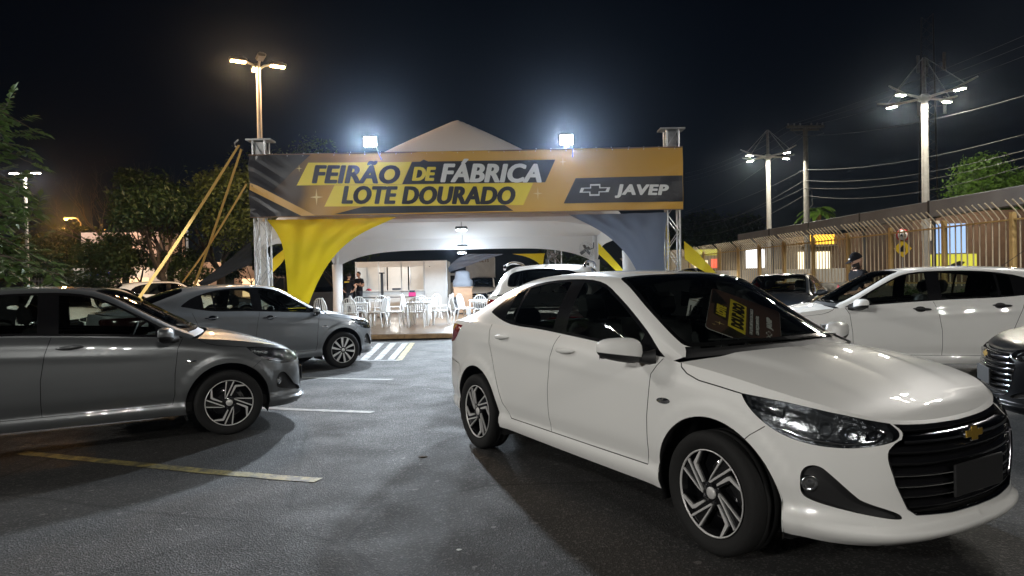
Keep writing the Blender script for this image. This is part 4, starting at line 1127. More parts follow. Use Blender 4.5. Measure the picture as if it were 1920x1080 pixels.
for k in range(28):
    u = .2 + k * (BW - .4) / 27; ti.tube([(u, -.01, BH - .05), (u + random.uniform(-.03, .03), .02, BH + .03), (u, .16, BH - .10)], .006, 4)
ti.build('lacing_ties', 'print_white', ban)['kind'] = 'stuff'

# floodlights on the banner
def flood(px, py, label, energy, aim):
    p = at(px, py, TY - .40); t = empty('floodlight', p, 0, label, 'floodlight', 'floodlights on the banner truss')
    M = Matrix.Rotation(aim, 4, 'Z') @ Matrix.Rotation(R(22), 4, 'X')
    MB().box((0, .05, 0), (.34, .10, .26), M=M, bev=.02).build('housing', 'pole_dark', t)
    MB().box((0, -.008, 0), (.29, .02, .21), M=M, bev=.004).build('lens', 'led_flood', t)
    MB().tube([(.12, .08, -.05), (.16, .12, -.22), (.20, .62, -.45)], .014, 6).build('bracket', 'galvanised', t)
    lamp_light(t, M @ Vector((0, -.12, 0)), energy, COOL, .14, 150, (M @ Matrix.Rotation(R(-90), 4, "X")).to_euler())
    return t
emissive('led_flood', (.9, .95, 1), 120)
flood(694, 266, 'bright floodlight on the banner above the first headline word', 3200, R(2))
flood(1062, 262, 'bright floodlight on the banner toward the dealer logo', 3200, R(-6))

# stretched sails
def sail(name, pts_l, pts_r, m, label, bow=.12, group='stretched fabric sails'):
    """a sheet between two space curves of equal count"""
    A = hermite(np.linspace(0, 1, len(pts_l)), np.array([tuple(p) for p in pts_l]), np.linspace(0, 1, 24)); B_ = hermite(np.linspace(0, 1, len(pts_r)), np.array([tuple(p) for p in pts_r]), np.linspace(0, 1, 24))
    rows = []
    for j in np.linspace(0, 1, 48):
        P_ = A * (1 - j) + B_ * j
        w = np.linalg.norm(A - B_, axis=1) / 3
        P_[:, 1] += bow * math.sin(math.pi * j) * w + .012 * np.sin(np.linspace(0, 22, 24) + j * 9) + .045 * np.minimum(w, 1) * np.sin(j * 26) * np.exp(-((np.linspace(0, 1, 24) - .0) / .35) ** 2)
        rows.append(P_)
    g = MB().grid(rows); rows2 = [r + np.array([0, .004, 0]) for r in rows]; g.grid(rows2)
    o = g.build(name, m); tag(o, label, 'fabric sail', group); return o
d = TY + .15
sail('fabric_sail', [at(500, 412, d), at(524, 446, d), at(536, 500, d), at(541, 600, d), at(545, 645, d)], [at(742, 407, d), at(664, 446, d + .1), at(612, 500, d + .1), at(577, 575, d), at(556, 645, d)], 'sail_yellow', 'large yellow fabric sail tapering from banner down behind the grey car')
sail('fabric_sail', [at(1066, 402, d), at(1130, 436, d), at(1172, 474, d), at(1198, 520, d), at(1225, 620, d)], [at(1252, 398, d), at(1247, 436, d), at(1245, 474, d), at(1246, 520, d), at(1250, 620, d)], 'sail_grey', 'slate grey fabric sail hanging at the right end of banner')
d2 = 20.5
sail('fabric_sail', [at(533, 466, d2), at(510, 486, d2 - .8), at(498, 497, d2 - 1.5), at(478, 514, d2 - 2.5)], [at(540, 478, d2), at(522, 500, d2 - .8), at(508, 514, d2 - 1.5), at(480, 546, d2 - 2.5)], 'sail_yellow', 'small yellow fabric strip behind the left truss column')
sail('fabric_sail', [at(1283, 452, TY + 2.2), at(1302, 468, TY + 1.2), at(1322, 489, TY + .4), at(1350, 520, TY - .6)], [at(1284, 486, TY + 2.2), at(1300, 497, TY + 1.2), at(1318, 508, TY + .4), at(1350, 527, TY - .6)], 'sail_yellow', 'yellow fabric strip slanting down right of the right truss column')
sail('fabric_sail', [at(1122, 455, 24), at(1136, 470, 23.4), at(1150, 485, 22.8), at(1180, 520, 21)], [at(1122, 476, 24), at(1136, 489, 23.4), at(1148, 501, 22.8), at(1172, 524, 21)], 'sail_yellow', 'yellow fabric strip slanting behind the white tent post')
sail('fabric_sail', [at(960, 476, 27.2), at(985, 481, 27), at(1005, 490, 26.8), at(1016, 500, 26.6)], [at(1022, 475, 27.2), at(1020, 481, 27), at(1019, 490, 26.8), at(1018, 500, 26.6)], 'sail_yellow', 'small orange yellow sail under the back edge of tent')
sail('fabric_sail', [at(878, 476, 29), at(860, 484, 29), at(847, 494, 29.2), at(840, 503, 29.3)], [at(945, 476, 28.6), at(900, 490, 28.8), at(868, 502, 29), at(842, 510, 29.3)], 'sail_grey', 'slate grey sail at the back of tent beside the booth')
sail('fabric_sail', [at(470, 452, 19), at(432, 484, 18.6), at(402, 508, 18.3), at(372, 530, 18)], [at(472, 496, 19), at(444, 506, 18.6), at(416, 521, 18.3), at(378, 541, 18)], 'sail_black', 'black fabric strip slanting down left of the left truss column')
sail('fabric_sail', [at(1243, 424, TY + 1.5), at(1244, 450, TY + 1.5), at(1246, 480, TY + 1.5), at(1248, 505, TY + 1.5)], [at(1253, 418, TY + 1.5), at(1256, 450, TY + 1.5), at(1256, 480, TY + 1.5), at(1256, 505, TY + 1.5)], 'sail_yellow', 'narrow yellow fabric edge showing inside the right truss column')

# ratchet straps
def strap(a, b, w, label):
    a, b = Vector(a), Vector(b); dv = (b - a); n = dv.cross(Vector((0, 1, 0))).normalized() * w / 2; rows = []
    for i in range(13):
        t_ = i / 12; p = a.lerp(b, t_); p.z -= .10 * math.sin(math.pi * t_); tw = math.sin(t_ * 3) * .25; q = Vector((n.x, tw * w, n.z))
        rows.append([tuple(p - q), tuple(p + q)])
    g = MB().grid(rows); g.grid([[(x, y + .004, z) for x, y, z in r] for r in rows]); o = g.build('ratchet_strap', 'strap'); return tag(o, label, 'strap', 'straps holding the truss')
tp = at(448, 272, TY + .2)
strap(tp, at(178, 676, 12.8), .06, 'tan webbing strap running from truss top to behind the near grey car')
strap(tp + Vector((.05, .02, -.1)), at(340, 600, 21.5), .06, 'tan webbing strap going steeply down from the truss top')
strap(at(462, 345, TY + .3), at(342, 530, 21.3), .05, 'thin tan strap starting lower on the truss beside the tree')
o = MB().tube([at(447, 262, TY + .2), at(440, 268, TY + .2), at(441, 275, TY + .2), at(448, 276, TY + .2)], .02, 6).build('strap_hook', 'galvanised'); tag(o, 'steel hook gathering the straps at the left truss top', 'hook')

# tent roof
EX0, EX1, EY0, EY1, EZ, AZ = -6.6, 3.2, 17.3, 25.0, 3.05, at(857, 224, 21.2).z
ax, ay = at(857, 224, 21.2).x, 21.2
def roof_z(x, y):
    u = (x - ax) / (EX1 - ax) if x > ax else (ax - x) / (ax - EX0); v = (y - ay) / (EY1 - ay) if y > ay else (ay - y) / (ay - EY0)
    r = (abs(u) ** 7 + abs(v) ** 7) ** (1 / 7); r = min(r, 1)
    return EZ + (AZ - EZ) * (1 - r) ** .78
tent = empty('tent', (0, 0, 0), 0, 'large white pyramid tent roof behind the banner', 'tent')
n = 56; rows = [[(x, y, roof_z(x, y)) for y in np.linspace(EY0, EY1, n)] for x in np.linspace(EX0, EX1, n)]
MB().grid(rows).build('roof', 'tent_white', tent)
ins = [[(x, y, max(EZ + .02, min(roof_z(x, y) - .10, EZ + .62 + .10 * math.sin(x * .9) * math.sin(y * .7) - .07 * abs(math.sin(y * 1.9 + .4 * math.sin(x)))) )) for y in np.linspace(EY0 + .02, EY1 - .02, n)] for x in np.linspace(EX0 + .02, EX1 - .02, n)]
MB().grid(ins).build('lining', 'tent_white', tent)
def valance(a, b, name='valance', deep=1.05, shallow=.42):
    a, b = Vector(a), Vector(b); rows = []
    for t_ in np.linspace(0, 1, 50):
        p = a.lerp(b, t_); s = abs(2 * t_ - 1); dz = shallow + (deep - shallow) * s ** 5
        rows.append([tuple(p), tuple(p + Vector((0, 0, -dz * .5)) ), tuple(p + Vector((0, 0, -dz)))])
    return MB().grid(rows).build(name, 'tent_white', tent)
valance((EX0, EY1, EZ), (EX1, EY1, EZ)); valance((EX0, EY0, EZ), (EX0, EY1, EZ)); valance((EX1, EY0, EZ), (EX1, EY1, EZ)); valance((EX0, EY0, EZ), (EX1, EY0, EZ), deep=.7, shallow=.08)
for x, y in ((EX0 + .12, EY1 - .12), (EX1 - .12, EY1 - .12), (EX0 + .12, EY0 + .12), (EX1 - .12, EY0 + .12)):
    MB().tube([(x, y, 0), (x, y, EZ - .02)], .06, 10).tube([(x, y, .1), (x, y, 1.2), (x, y, EZ - .9)], [.20, .18, .2], 8).build('post', 'tent_white', tent)

# lights inside the tent
def tent_light(loc, label, energy, dark=False):
    t = empty('tent_floodlight', loc, 0, label, 'floodlight', 'floodlights hung in the tent')
    MB().box((0, 0, .05), (.34, .22, .09), bev=.02).build('housing', 'pole_dark', t)
    MB().tube([(0, 0, .09), (0, 0, .42)], .012, 6).build('hanger', 'galvanised', t)
    MB().box((0, 0, -.005), (.28, .17, .03), bev=.008).build('lens', 'tube_white' if not dark else 'pole_dark', t)
    if energy: lamp_light(t, (0, 0, -.06), energy, (.74, .87, 1.0), .12, 172, (0, 0, 0)); lamp_light(t, (0, 0, -.10), energy * .14, (.74, .87, 1.0), .12)
    return t
p = at(865, 431, 19.2); tent_light((p.x, p.y, p.z), 'black floodlight hanging from ceiling lining near the tent entrance', 600)
p = at(867, 464, 22.4); tent_light((p.x, p.y, p.z), 'glowing floodlight hanging in the middle of the tent', 620)
p = at(866, 474, 24.4); tent_light((p.x, p.y, p.z), 'glowing floodlight hanging lowest at the back of the tent', 640)

def fan(loc, rz, label):
    t = empty('wall_fan', loc, rz, label, 'fan', 'oscillating fans on the tent posts')
    MB().tube([(.35, 0, .25), (.30, 0, .05), (.12, 0, 0)], .022, 8).build('bracket', 'pole_dark', t)
    MB().lathe([(.001, .16), (.07, .14), (.08, .02), (.05, .0)], 16, 'Y').build('motor', 'pole_dark', t)
    cg = MB()
    for r_ in (.05, .12, .19, .26, .30): cg.lathe([(r_ - .004, -.10 + .10 * (r_ / .30) ** 2), (r_ + .004, -.10 + .10 * (r_ / .3) ** 2), (r_ + .004, -.092 + .10 * (r_ / .3) ** 2), (r_ - .004, -.092 + .10 * (r_ / .3) ** 2)], 28, 'Y', closed=True)
    for k in range(16):
        a = k * math.pi / 8; cg.tube([(.04 * math.cos(a), -.10, .04 * math.sin(a)), (.18 * math.cos(a), -.07, .18 * math.sin(a)), (.30 * math.cos(a), 0, .30 * math.sin(a))], .003, 4)
    cg.build('cage', 'galvanised', t)
    for k in range(3):
        M = Matrix.Rotation(k * 2 * math.pi / 3, 4, 'Y') @ Matrix.Rotation(R(25), 4, 'X')
        MB().grid([[tuple(M @ Vector((x, -.03, z))) for z in (.04, .12, .20, .27)] for x in (-.05, -.02, .03, .07)]).build('blade', 'pole_dark', t)
    t.rotation_euler = (R(20), 0, rz); return t
p = at(1100, 468, 24.4); fan(p, R(-38), 'wall fan on the right back post of the tent')
p = at(1037, 478, 26.5); fan(p, R(-38), 'smaller looking wall fan left of the right tent post')
t = empty('truss_column', (at(1047, 490, 28.5).x, 28.5, 0), 0, 'short truss mast seen through the back opening of the tent', 'truss')
for sx in (-1, 1):
    for sy in (-1, 1): MB().tube([(sx * .13, sy * .13, 0), (sx * .13, sy * .13, 2.75)], .022, 6).build('chord', 'aluminium', t)
lc = MB()
for i in range(8):
    s = 1 if i % 2 else -1; lc.tube([(-.13 * s, -.13, i * .34), (.13 * s, -.13, i * .34 + .34)], .011, 5)
lc.build('lacing', 'aluminium', t)['kind'] = 'stuff'

# ---------------------------------------------------------------- platform
def deck_material():
    m = bpy.data.materials.new('deck_boards'); m.use_nodes = True; MATS['deck_boards'] = m
    nt = m.node_tree; b = nt.nodes['Principled BSDF']; L = nt.links; tc = nt.nodes.new('ShaderNodeTexCoord')
    br = nt.nodes.new('ShaderNodeTexBrick'); br.inputs['Scale'].default_value = 1; br.inputs['Brick Width'].default_value = 2.2; br.inputs['Row Height'].default_value = .16; br.inputs['Mortar Size'].default_value = .006
    br.inputs['Color1'].default_value = (.12, .068, .032, 1); br.inputs['Color2'].default_value = (.18, .11, .055, 1); br.inputs['Mortar'].default_value = (.05, .03, .015, 1)
    n = nt.nodes.new('ShaderNodeTexNoise'); n.inputs['Scale'].default_value = 5; n.inputs['Detail'].default_value = 8
    mp = nt.nodes.new('ShaderNodeMapping'); mp.inputs['Scale'].default_value = (.6, 9, 1)
    L.new(tc.outputs['Object'], br.inputs[0]); L.new(tc.outputs['Object'], mp.inputs[0]); L.new(mp.outputs[0], n.inputs[0])
    mx = nt.nodes.new('ShaderNodeMix'); mx.data_type = 'RGBA'; mx.blend_type = 'MULTIPLY'; mx.inputs[0].default_value = .6
    r = nt.nodes.new('ShaderNodeValToRGB'); r.color_ramp.elements[0].color = (.5, .5, .5, 1); r.color_ramp.elements[1].color = (1.3, 1.25, 1.2, 1)
    L.new(n.outputs[0], r.inputs[0]); L.new(br.outputs[0], mx.inputs[6]); L.new(r.outputs[0], mx.inputs[7]); L.new(mx.outputs[2], b.inputs['Base Color'])
    b.inputs['Roughness'].default_value = .28; b.inputs['Coat Weight'].default_value = .25; b.inputs['Coat Roughness'].default_value = .2
    r2 = nt.nodes.new('ShaderNodeMapRange'); r2.inputs['To Min'].default_value = .18; r2.inputs['To Max'].default_value = .5; L.new(n.outputs[0], r2.inputs[0]); L.new(r2.outputs[0], b.inputs['Roughness'])
deck_material()
DZ = .12
DY0 = 16.95
dk = empty('platform', (0, 0, 0), 0, 'low glossy wooden platform floor under the tent', 'platform')
MB().box(((EX0 + EX1) / 2, (DY0 + 32) / 2, DZ / 2), (EX1 - EX0 + .6, 32 - DY0, DZ)).build('boards', 'deck_boards', dk)
mat('raw_timber', (.42, .27, .13), .6, bump=.2, bscale=12, var=.35, vscale=6)
for k in range(5):
    w = (EX1 - EX0 + .6) / 5; MB().box((EX0 - .3 + w * (k + .5), DY0 - .03, DZ / 2 - .005), (w - .012, .05, DZ - .02 + .01), bev=.006).build('edge_board', 'raw_timber', dk)

# ---------------------------------------------------------------- booth
mat('booth_panel', (.72, .72, .70), .5, var=.04); mat('octanorm', (.60, .61, .62), .35, .7)
BY = 29.0; bx0, bx1 = at(668, 540, BY).x, at(838, 540, BY).x; bw = bx1 - bx0; bh = 2.25
bt = empty('booth', (bx0, BY, DZ), 0, 'white modular panel booth with service counter at back of the tent', 'booth')
for k in range(5):
    x = bw * k / 4
    MB().box((x, 0, bh / 2), (.05, .05, bh)).build('post', 'octanorm', bt)
for k in range(4):
    x0, x1 = bw * k / 4 + .03, bw * (k + 1) / 4 - .03
    MB().box(((x0 + x1) / 2, .0, bh - .13), (x1 - x0, .03, .24)).build('fascia_panel', 'booth_panel', bt)
    if k < 3:
        MB().box(((x0 + x1) / 2, .0, .48), (x1 - x0, .02, .93)).build('counter_panel', 'booth_panel', bt)
    else:
        MB().box(((x0 + x1) / 2, 0, 1.0), (x1 - x0, .02, 1.95)).build('door_panel', 'booth_panel', bt)
    MB().box(((x0 + x1) / 2, 2.0, bh / 2), (x1 - x0, .02, bh - .05)).build('back_panel', 'booth_panel', bt)
MB().box((bw * .375, .06, .97), (bw * .76, .42, .035)).build('counter_top', 'booth_panel', bt)
for x in (0, bw):
    MB().box((x + (.028 if x == 0 else -.028), 1.0, bh / 2), (.02, 1.9, bh - .04)).build('side_panel', 'booth_panel', bt)
for k in range(2): MB().box((bw * (.22 + .30 * k), 1.95, 1.65), (.03, .03, .9)).build('back_post', 'octanorm', bt)
tl = empty('booth_lamp', (bx0 + bw * .4, BY + .3, DZ + bh - .22), 0, 'slim tube lamp lighting the inside of the white booth', 'lamp')
MB().box((0, 0, .03), (1.2, .08, .04)).build('housing', 'booth_panel', tl); MB().box((0, 0, 0), (1.15, .05, .02)).build('tube', 'tube_warm', tl)

lamp_light(tl, (0, .3, -.2), 38, (1, .98, .94), .2)
# ---------------------------------------------------------------- chairs and tables
mat('white_resin', (.78, .78, .77), .38)
CH = {}
def chair_meshes():
    if CH: return CH
    CH['seat'] = MB().box((0, 0, .43), (.43, .42, .035), bev=.015).box((0, -.20, .41), (.40, .03, .05), bev=.01).mesh('seat')
    b = MB(); rows = []
    arch = [(-.20, .20, .43), (-.205, .24, .62), (-.17, .27, .78), (-.09, .285, .86), (0, .29, .88), (.09, .285, .86), (.17, .27, .78), (.205, .24, .62), (.20, .20, .43)]
    b.tube(arch, .018, 6)
    for x in (-.13, -.065, 0, .065, .13): b.tube([(x, .205, .44), (x, .24, .62), (x * .95, .283 - abs(x) * .1, .86 - abs(x) * .35)], .013, 5)
    CH['backrest'] = b.mesh('backrest')
    for i, (sx, sy) in enumerate(((-1, -1), (1, -1), (-1, 1), (1, 1))):
        CH['leg%d' % i] = MB().tube([(sx * .185, sy * .18, .43), (sx * .205, sy * .20 + (.02 if sy > 0 else 0), .22), (sx * .225, sy * .215 + (.05 if sy > 0 else -.01), 0)], [.028, .024, .018], 6).mesh('leg')
    return CH
def chair(x, y, rz, label):
    c = chair_meshes(); t = empty('plastic_chair', (x, y, DZ + .002), rz, label, 'chair', 'white plastic chairs under the tent')
    link('seat', c['seat'], t, 'white_resin'); link('backrest', c['backrest'], t, 'white_resin')
    for i in range(4): link('leg', c['leg%d' % i], t, 'white_resin')
TB = {}
def table(x, y, rz, label):
    if not TB:
        TB['top'] = MB().box((0, 0, .70), (.70, .70, .03), bev=.012).box((0, 0, .665), (.64, .64, .05)).mesh('table_top')
        TB['leg'] = MB().tube([(0, 0, .66), (0, 0, 0)], [.032, .022], 8).mesh('leg')
    t = empty('plastic_table', (x, y, DZ + .002), rz, label, 'table', 'white plastic tables under the tent')
    link('table_top', TB['top'], t, 'white_resin')
    for sx in (-1, 1):
        for sy in (-1, 1): link('leg', TB['leg'], t, 'white_resin', (sx * .30, sy * .30, 0))
def set_of(px, dep, rz, chairs, where):
    p = at(px, 560, dep); table(p.x, p.y, rz, 'white square plastic table %s' % where)
    for k, (a, dist, tw, word) in enumerate(chairs):
        aa = rz + R(a); x, y = p.x + dist * math.sin(aa), p.y - dist * math.cos(aa)   # a = 0 stands on the near side
        chair(x, y, aa + math.pi + R(tw), 'white slatted plastic chair %s' % word)
S1, S2, S3 = 'at the left front table', 'at the middle front table', 'at the right front table'
set_of(668, 20.4, R(12), [(-15, .66, 8, 'on the near side of the left front table'), (80, .70, -10, 'right of the left front table'), (-85, .72, 12, 'left of the left front table'), (175, .66, 5, 'behind the left front table'), (38, .95, 30, 'pulled out at the near right corner of the left front table')], 'standing left front near the grey car nose')
set_of(784, 20.2, R(3), [(2, .62, -3, 'on the near side of the middle front table'), (92, .66, 6, 'right of the middle front table'), (-92, .72, -8, 'left of the middle front table'), (178, .62, 0, 'behind the middle front table')], 'standing in the middle of the platform')
set_of(902, 21.5, R(-8), [(-75, .70, 12, 'left of the right front table'), (10, .64, -6, 'on the near side of the right front table'), (95, .66, 0, 'right of the right front table'), (-130, .75, 20, 'back left of the right front table')], 'standing right, near the lectern')
set_of(706, 24.2, R(20), [(0, .64, 0, 'on the near side of the left rear table'), (95, .66, -15, 'right of the left rear table, beside the black post'), (-90, .66, 10, 'left of the left rear table')], 'farther back on the left')
set_of(800, 24.6, R(-5), [(30, .70, 10, 'near right of the middle rear table'), (110, .70, -20, 'far right of the middle rear table'), (-95, .66, 0, 'left of the middle rear table')], 'farther back in the middle')
p = at(608, 560, 20.0); chair(p.x, p.y, R(165), 'lone white slatted plastic chair beside the yellow sail')

# ---------------------------------------------------------------- small things inside the tent
p = at(717, 560, 25.5); t = empty('stand_post', (p.x, p.y, DZ), 0, 'slim black display post standing among the chairs', 'post')
MB().box((0, 0, .02), (.34, .34, .03), bev=.01).build('base', 'black_plastic', t); MB().box((0, 0, .85), (.10, .07, 1.64), bev=.01).build('column', 'black_plastic', t); MB().box((0, 0, 1.69), (.20, .12, .04), bev=.01).build('head', 'black_plastic', t)
mat('wood_panel', (.34, .20, .11), .5, bump=.1, bscale=8, var=.2); mat('grey_cover', (.12, .135, .16), .6, bump=.3, bscale=9)
p = at(868, 560, 27.2); t = empty('lectern', (p.x, p.y, DZ), R(8), 'wooden reception desk behind the right front chairs', 'desk')
MB().box((0, 0, .55), (.75, .45, 1.02), bev=.01).build('body', 'wood_panel', t); MB().box((0, 0, 1.08), (.82, .52, .04), bev=.01).build('top', 'wood_panel', t); MB().box((0, 0, .03), (.68, .4, .05)).build('plinth', 'black_plastic', t)
cv = MB(); rows = []
for i, (w, d, z) in enumerate(((.40, .26, 0), (.42, .28, .12), (.38, .24, .25), (.30, .20, .34), (.30, .19, .52), (.26, .17, .62), (.10, .07, .66), (.005, .005, .665))):
    rows.append([(w * (math.copysign(abs(math.cos(a)) ** .5, math.cos(a))) * (1 + .05 * math.sin(5 * a + i)), d * (math.copysign(abs(math.sin(a)) ** .5, math.sin(a))), z) for a in np.linspace(0, 2 * math.pi, 25)])
cv.grid(rows); o = cv.build('covered_machine', 'grey_cover', None, (p.x, p.y, DZ + 1.10)); tag(o, 'machine under a grey cover standing on the wooden desk', 'cover')
p = at(852, 560, 27.0); t = empty('speaker', (p.x, p.y, DZ), R(5), 'dark upright loudspeaker beside the wooden desk', 'speaker')
MB().box((0, 0, .36), (.36, .30, .68), bev=.03).build('cabinet', 'black_plastic', t); MB().lathe([(.001, -.155), (.08, -.165), (.13, -.152)], 20, 'Y', (0, 0, .26)).build('cone', 'pole_dark', t); MB().lathe([(.001, -.155), (.04, -.160), (.06, -.152)], 16, 'Y', (0, 0, .52)).build('tweeter', 'pole_dark', t); MB().tube([(-.1, 0, .70), (-.08, 0, .75), (.08, 0, .75), (.1, 0, .70)], .012, 6).build('handle', 'pole_dark', t)
p = at(740, 560, 27.6); t = empty('side_table', (p.x - .3, p.y, DZ), 0, 'dark thin-legged table against the booth counter', 'table')
MB().box((0, 0, .72), (2.3, .5, .03)).build('table_top', 'black_plastic', t)
for sx in (-1.1, 0, 1.1):
    for sy in (-.2, .2): MB().tube([(sx, sy, 0), (sx, sy, .71)], .016, 6).build('leg', 'black_plastic', t)
mat('pink_pack', (.62, .04, .22), .5); mat('red_item', (.5, .03, .06), .5); mat('dark_item', (.03, .04, .06), .5)
q = at(773, 548, 27.6); bx = MB().box((0, 0, .085), (.28, .20, .17), bev=.01).build('pack', 'pink_pack', None, (q.x, 27.6, DZ + .737)); tag(bx, 'pink cardboard pack on the dark table before booth', 'box')
MB().box((0, -.0, .21), (.22, .16, .08), bev=.01).build('top_carton', 'dark_item', bx)
q = at(743, 541, 28.95); kb = MB().box((0, 0, .05), (.34, .22, .08), bev=.01).build('card_reader', 'dark_item', None, (q.x, BY + .02, DZ + .99)); tag(kb, 'small dark machine on the white booth counter', 'machine')
q = at(690, 538, 28.9); rd = MB(); rd.grid([[(.13 * r_ * math.cos(a), .08 * r_ * math.sin(a), .09 * (1 - r_ ** 2) + .02 * math.sin(3 * a) * r_) for a in np.linspace(0, 2 * math.pi, 17)] for r_ in (0, .4, .7, 1)]); o = rd.build('cloth', 'red_item', None, (q.x, BY + .02, DZ + 1.0)); tag(o, 'crumpled red cloth on the booth counter', 'cloth')
blk = MB(); blk.grid([[(x, .05 * math.sin(x * 5), z) for z in (0, .4, .8, 1.0)] for x in np.linspace(0, 1.0, 12)]); blk.grid([[(x, .05 * math.sin(x * 5) + .01, z) for z in (0, .4, .8, 1.0)] for x in np.linspace(0, 1.0, 12)])
p = at(578, 560, 26.5); o = blk.build('fabric_barrier', 'sail_black', None, (p.x, p.y, DZ)); tag(o, 'black cloth barrier between the tent post and the yellow sail', 'barrier')

# ---------------------------------------------------------------- people
mat('skin', (.42, .24, .16), .55); mat('skin_light', (.50, .31, .22), .55); mat('hair', (.012, .009, .008), .7); mat('shirt_black', (.008, .008, .010), .95, spec=.15, bump=.2, bscale=40); mat('trousers', (.020, .022, .03), .85); mat('shoe', (.02, .02, .02), .6); mat('phone', (.25, .02, .03), .3)
def person(loc, rz, pose, label, skin='skin', short=True, cap=False, beard=False, H=1.76, look=0.0):
    root = empty('person', loc, rz, label, 'person')
    k = H / 1.76
    P = dict(pel=(0, 0, .95), bel=(0, .01, 1.10), che=(0, .0, 1.32), nek=(0, .015, 1.49), hd0=(0, -.005, 1.56))
    P.update(shL=(.175, .01, 1.43), shR=(-.175, .01, 1.43), hiL=(.09, 0, .92), hiR=(-.09, 0, .92), knL=(.105, -.02, .50), knR=(-.105, -.01, .50), anL=(.11, .03, .09), anR=(-.11, .03, .09), toL=(.125, -.13, .035), toR=(-.125, -.13, .035), heL=(.11, .06, .04), heR=(-.11, .06, .04))
    P.update(pose)
    E_ = [('pel', 'bel'), ('bel', 'che'), ('che', 'nek'), ('nek', 'hd0'), ('che', 'shL'), ('che', 'shR'), ('shL', 'elL'), ('shR', 'elR'), ('elL', 'wrL'), ('elR', 'wrR'), ('pel', 'hiL'), ('pel', 'hiR'), ('hiL', 'knL'), ('hiR', 'knR'), ('knL', 'anL'), ('knR', 'anR'), ('anL', 'toL'), ('anR', 'toR')]
    rad = dict(pel=(.155, .115), bel=(.145, .105), che=(.165, .115), nek=.058, hd0=.05, shL=.075, shR=.075, elL=.046, elR=.046, wrL=.030, wrR=.030, hiL=.095, hiR=.095, knL=.062, knR=.062, anL=.046, anR=.046, toL=.036, toR=.036)
    names = [n for n in P if n in rad]
    bm_v = [tuple(Vector(P[n]) * k) for n in names]; ix = {n: i for i, n in enumerate(names)}
    hands = []
    for s_, w_, e_ in (('L', 'wrL', 'elL'), ('R', 'wrR', 'elR')):
        d_ = (Vector(P[w_]) - Vector(P[e_])).normalized(); sd = d_.cross(Vector((0, 0, 1))); sd = sd.normalized() if sd.length > .1 else Vector((1, 0, 0))
        palm = Vector(P[w_]) + d_ * .07
        ix['pa' + s_] = len(bm_v); bm_v.append(tuple(palm * k)); names.append('pa' + s_); rad['pa' + s_] = (.036, .020); E_.append((w_, 'pa' + s_))
        for f_ in range(5):
            off = (f_ - 1.5) * .020 if f_ < 4 else -.045
            ln = (.060, .072, .068, .052, .045)[f_]
            root_ = 'pa' + s_ if f_ < 4 else w_
            a_ = 'f%s%da' % (s_, f_); b_ = 'f%s%db' % (s_, f_)
            base = (palm if f_ < 4 else Vector(P[w_]) + d_ * .025) + sd * off
            ix[a_] = len(bm_v); bm_v.append(tuple((base + d_ * ln * .55) * k)); names.append(a_); rad[a_] = .0095
            ix[b_] = len(bm_v); bm_v.append(tuple((base + d_ * ln * .95 + Vector((0, 0, -.018))) * k)); names.append(b_); rad[b_] = .008
            E_ += [(root_, a_), (a_, b_)]
    me = bpy.data.meshes.new('body'); me.from_pydata(bm_v, [(ix[a], ix[b]) for a, b in E_], [])
    o = bpy.data.objects.new('body', me); col.objects.link(o)
    md = o.modifiers.new('skin', 'SKIN'); sv = me.skin_vertices[0].data
    for n in names:
        r_ = rad[n]; sv[ix[n]].radius = (r_[0] * k, r_[1] * k) if isinstance(r_, tuple) else (r_ * k, r_ * k)
    sv[ix['pel']].use_root = True
    sb = o.modifiers.new('sub', 'SUBSURF'); sb.levels = 2; sb.render_levels = 2
    dg = bpy.context.evaluated_depsgraph_get(); m2 = bpy.data.meshes.new_from_object(o.evaluated_get(dg)); bpy.data.objects.remove(o)
    m2.name = 'body'; m2.materials.clear()
    for mm in (skin, 'shirt_black', 'trousers', 'shoe'): m2.materials.append(MATS[mm])
    elb = {s_: (Vector(P['sh' + s_]) * .35 + Vector(P['el' + s_]) * .65) * k for s_ in 'LR'}
    for pl in m2.polygons:
        c = pl.center; pl.use_smooth = True; i = 0
        if c.z < .10 * k: i = 3
        elif c.z < .965 * k and abs(c.x) < .22 and math.hypot(c.x, c.y) < .25: i = 2
        else:
            i = 1
            for s_ in 'LR':
                el, wr, pa = [Vector(P[q + s_]) * k for q in ('el', 'wr', 'sh')]
                ax_ = (wr - el); t_ = (c - el).dot(ax_) / ax_.length_squared
                near = (c - (el + ax_ * max(0, min(1.8, t_)))).length
                if near < .075 and t_ > -.35: i = 0
                up = el - pa; tu = (c - pa).dot(up) / up.length_squared
                if i == 1 and tu > .58 and (c - (pa + up * min(1, tu))).length < .085: i = 0
            if c.z > 1.49 * k and abs(c.x) < .075: i = 0
        pl.material_index = i
    link('body', m2, root)
    # head: skull, jaw, nose, ears, brow
    hm = MB(); hc = Vector((0, -.02, 1.655)) * k; rows = []
    nv, nu = 22, 28
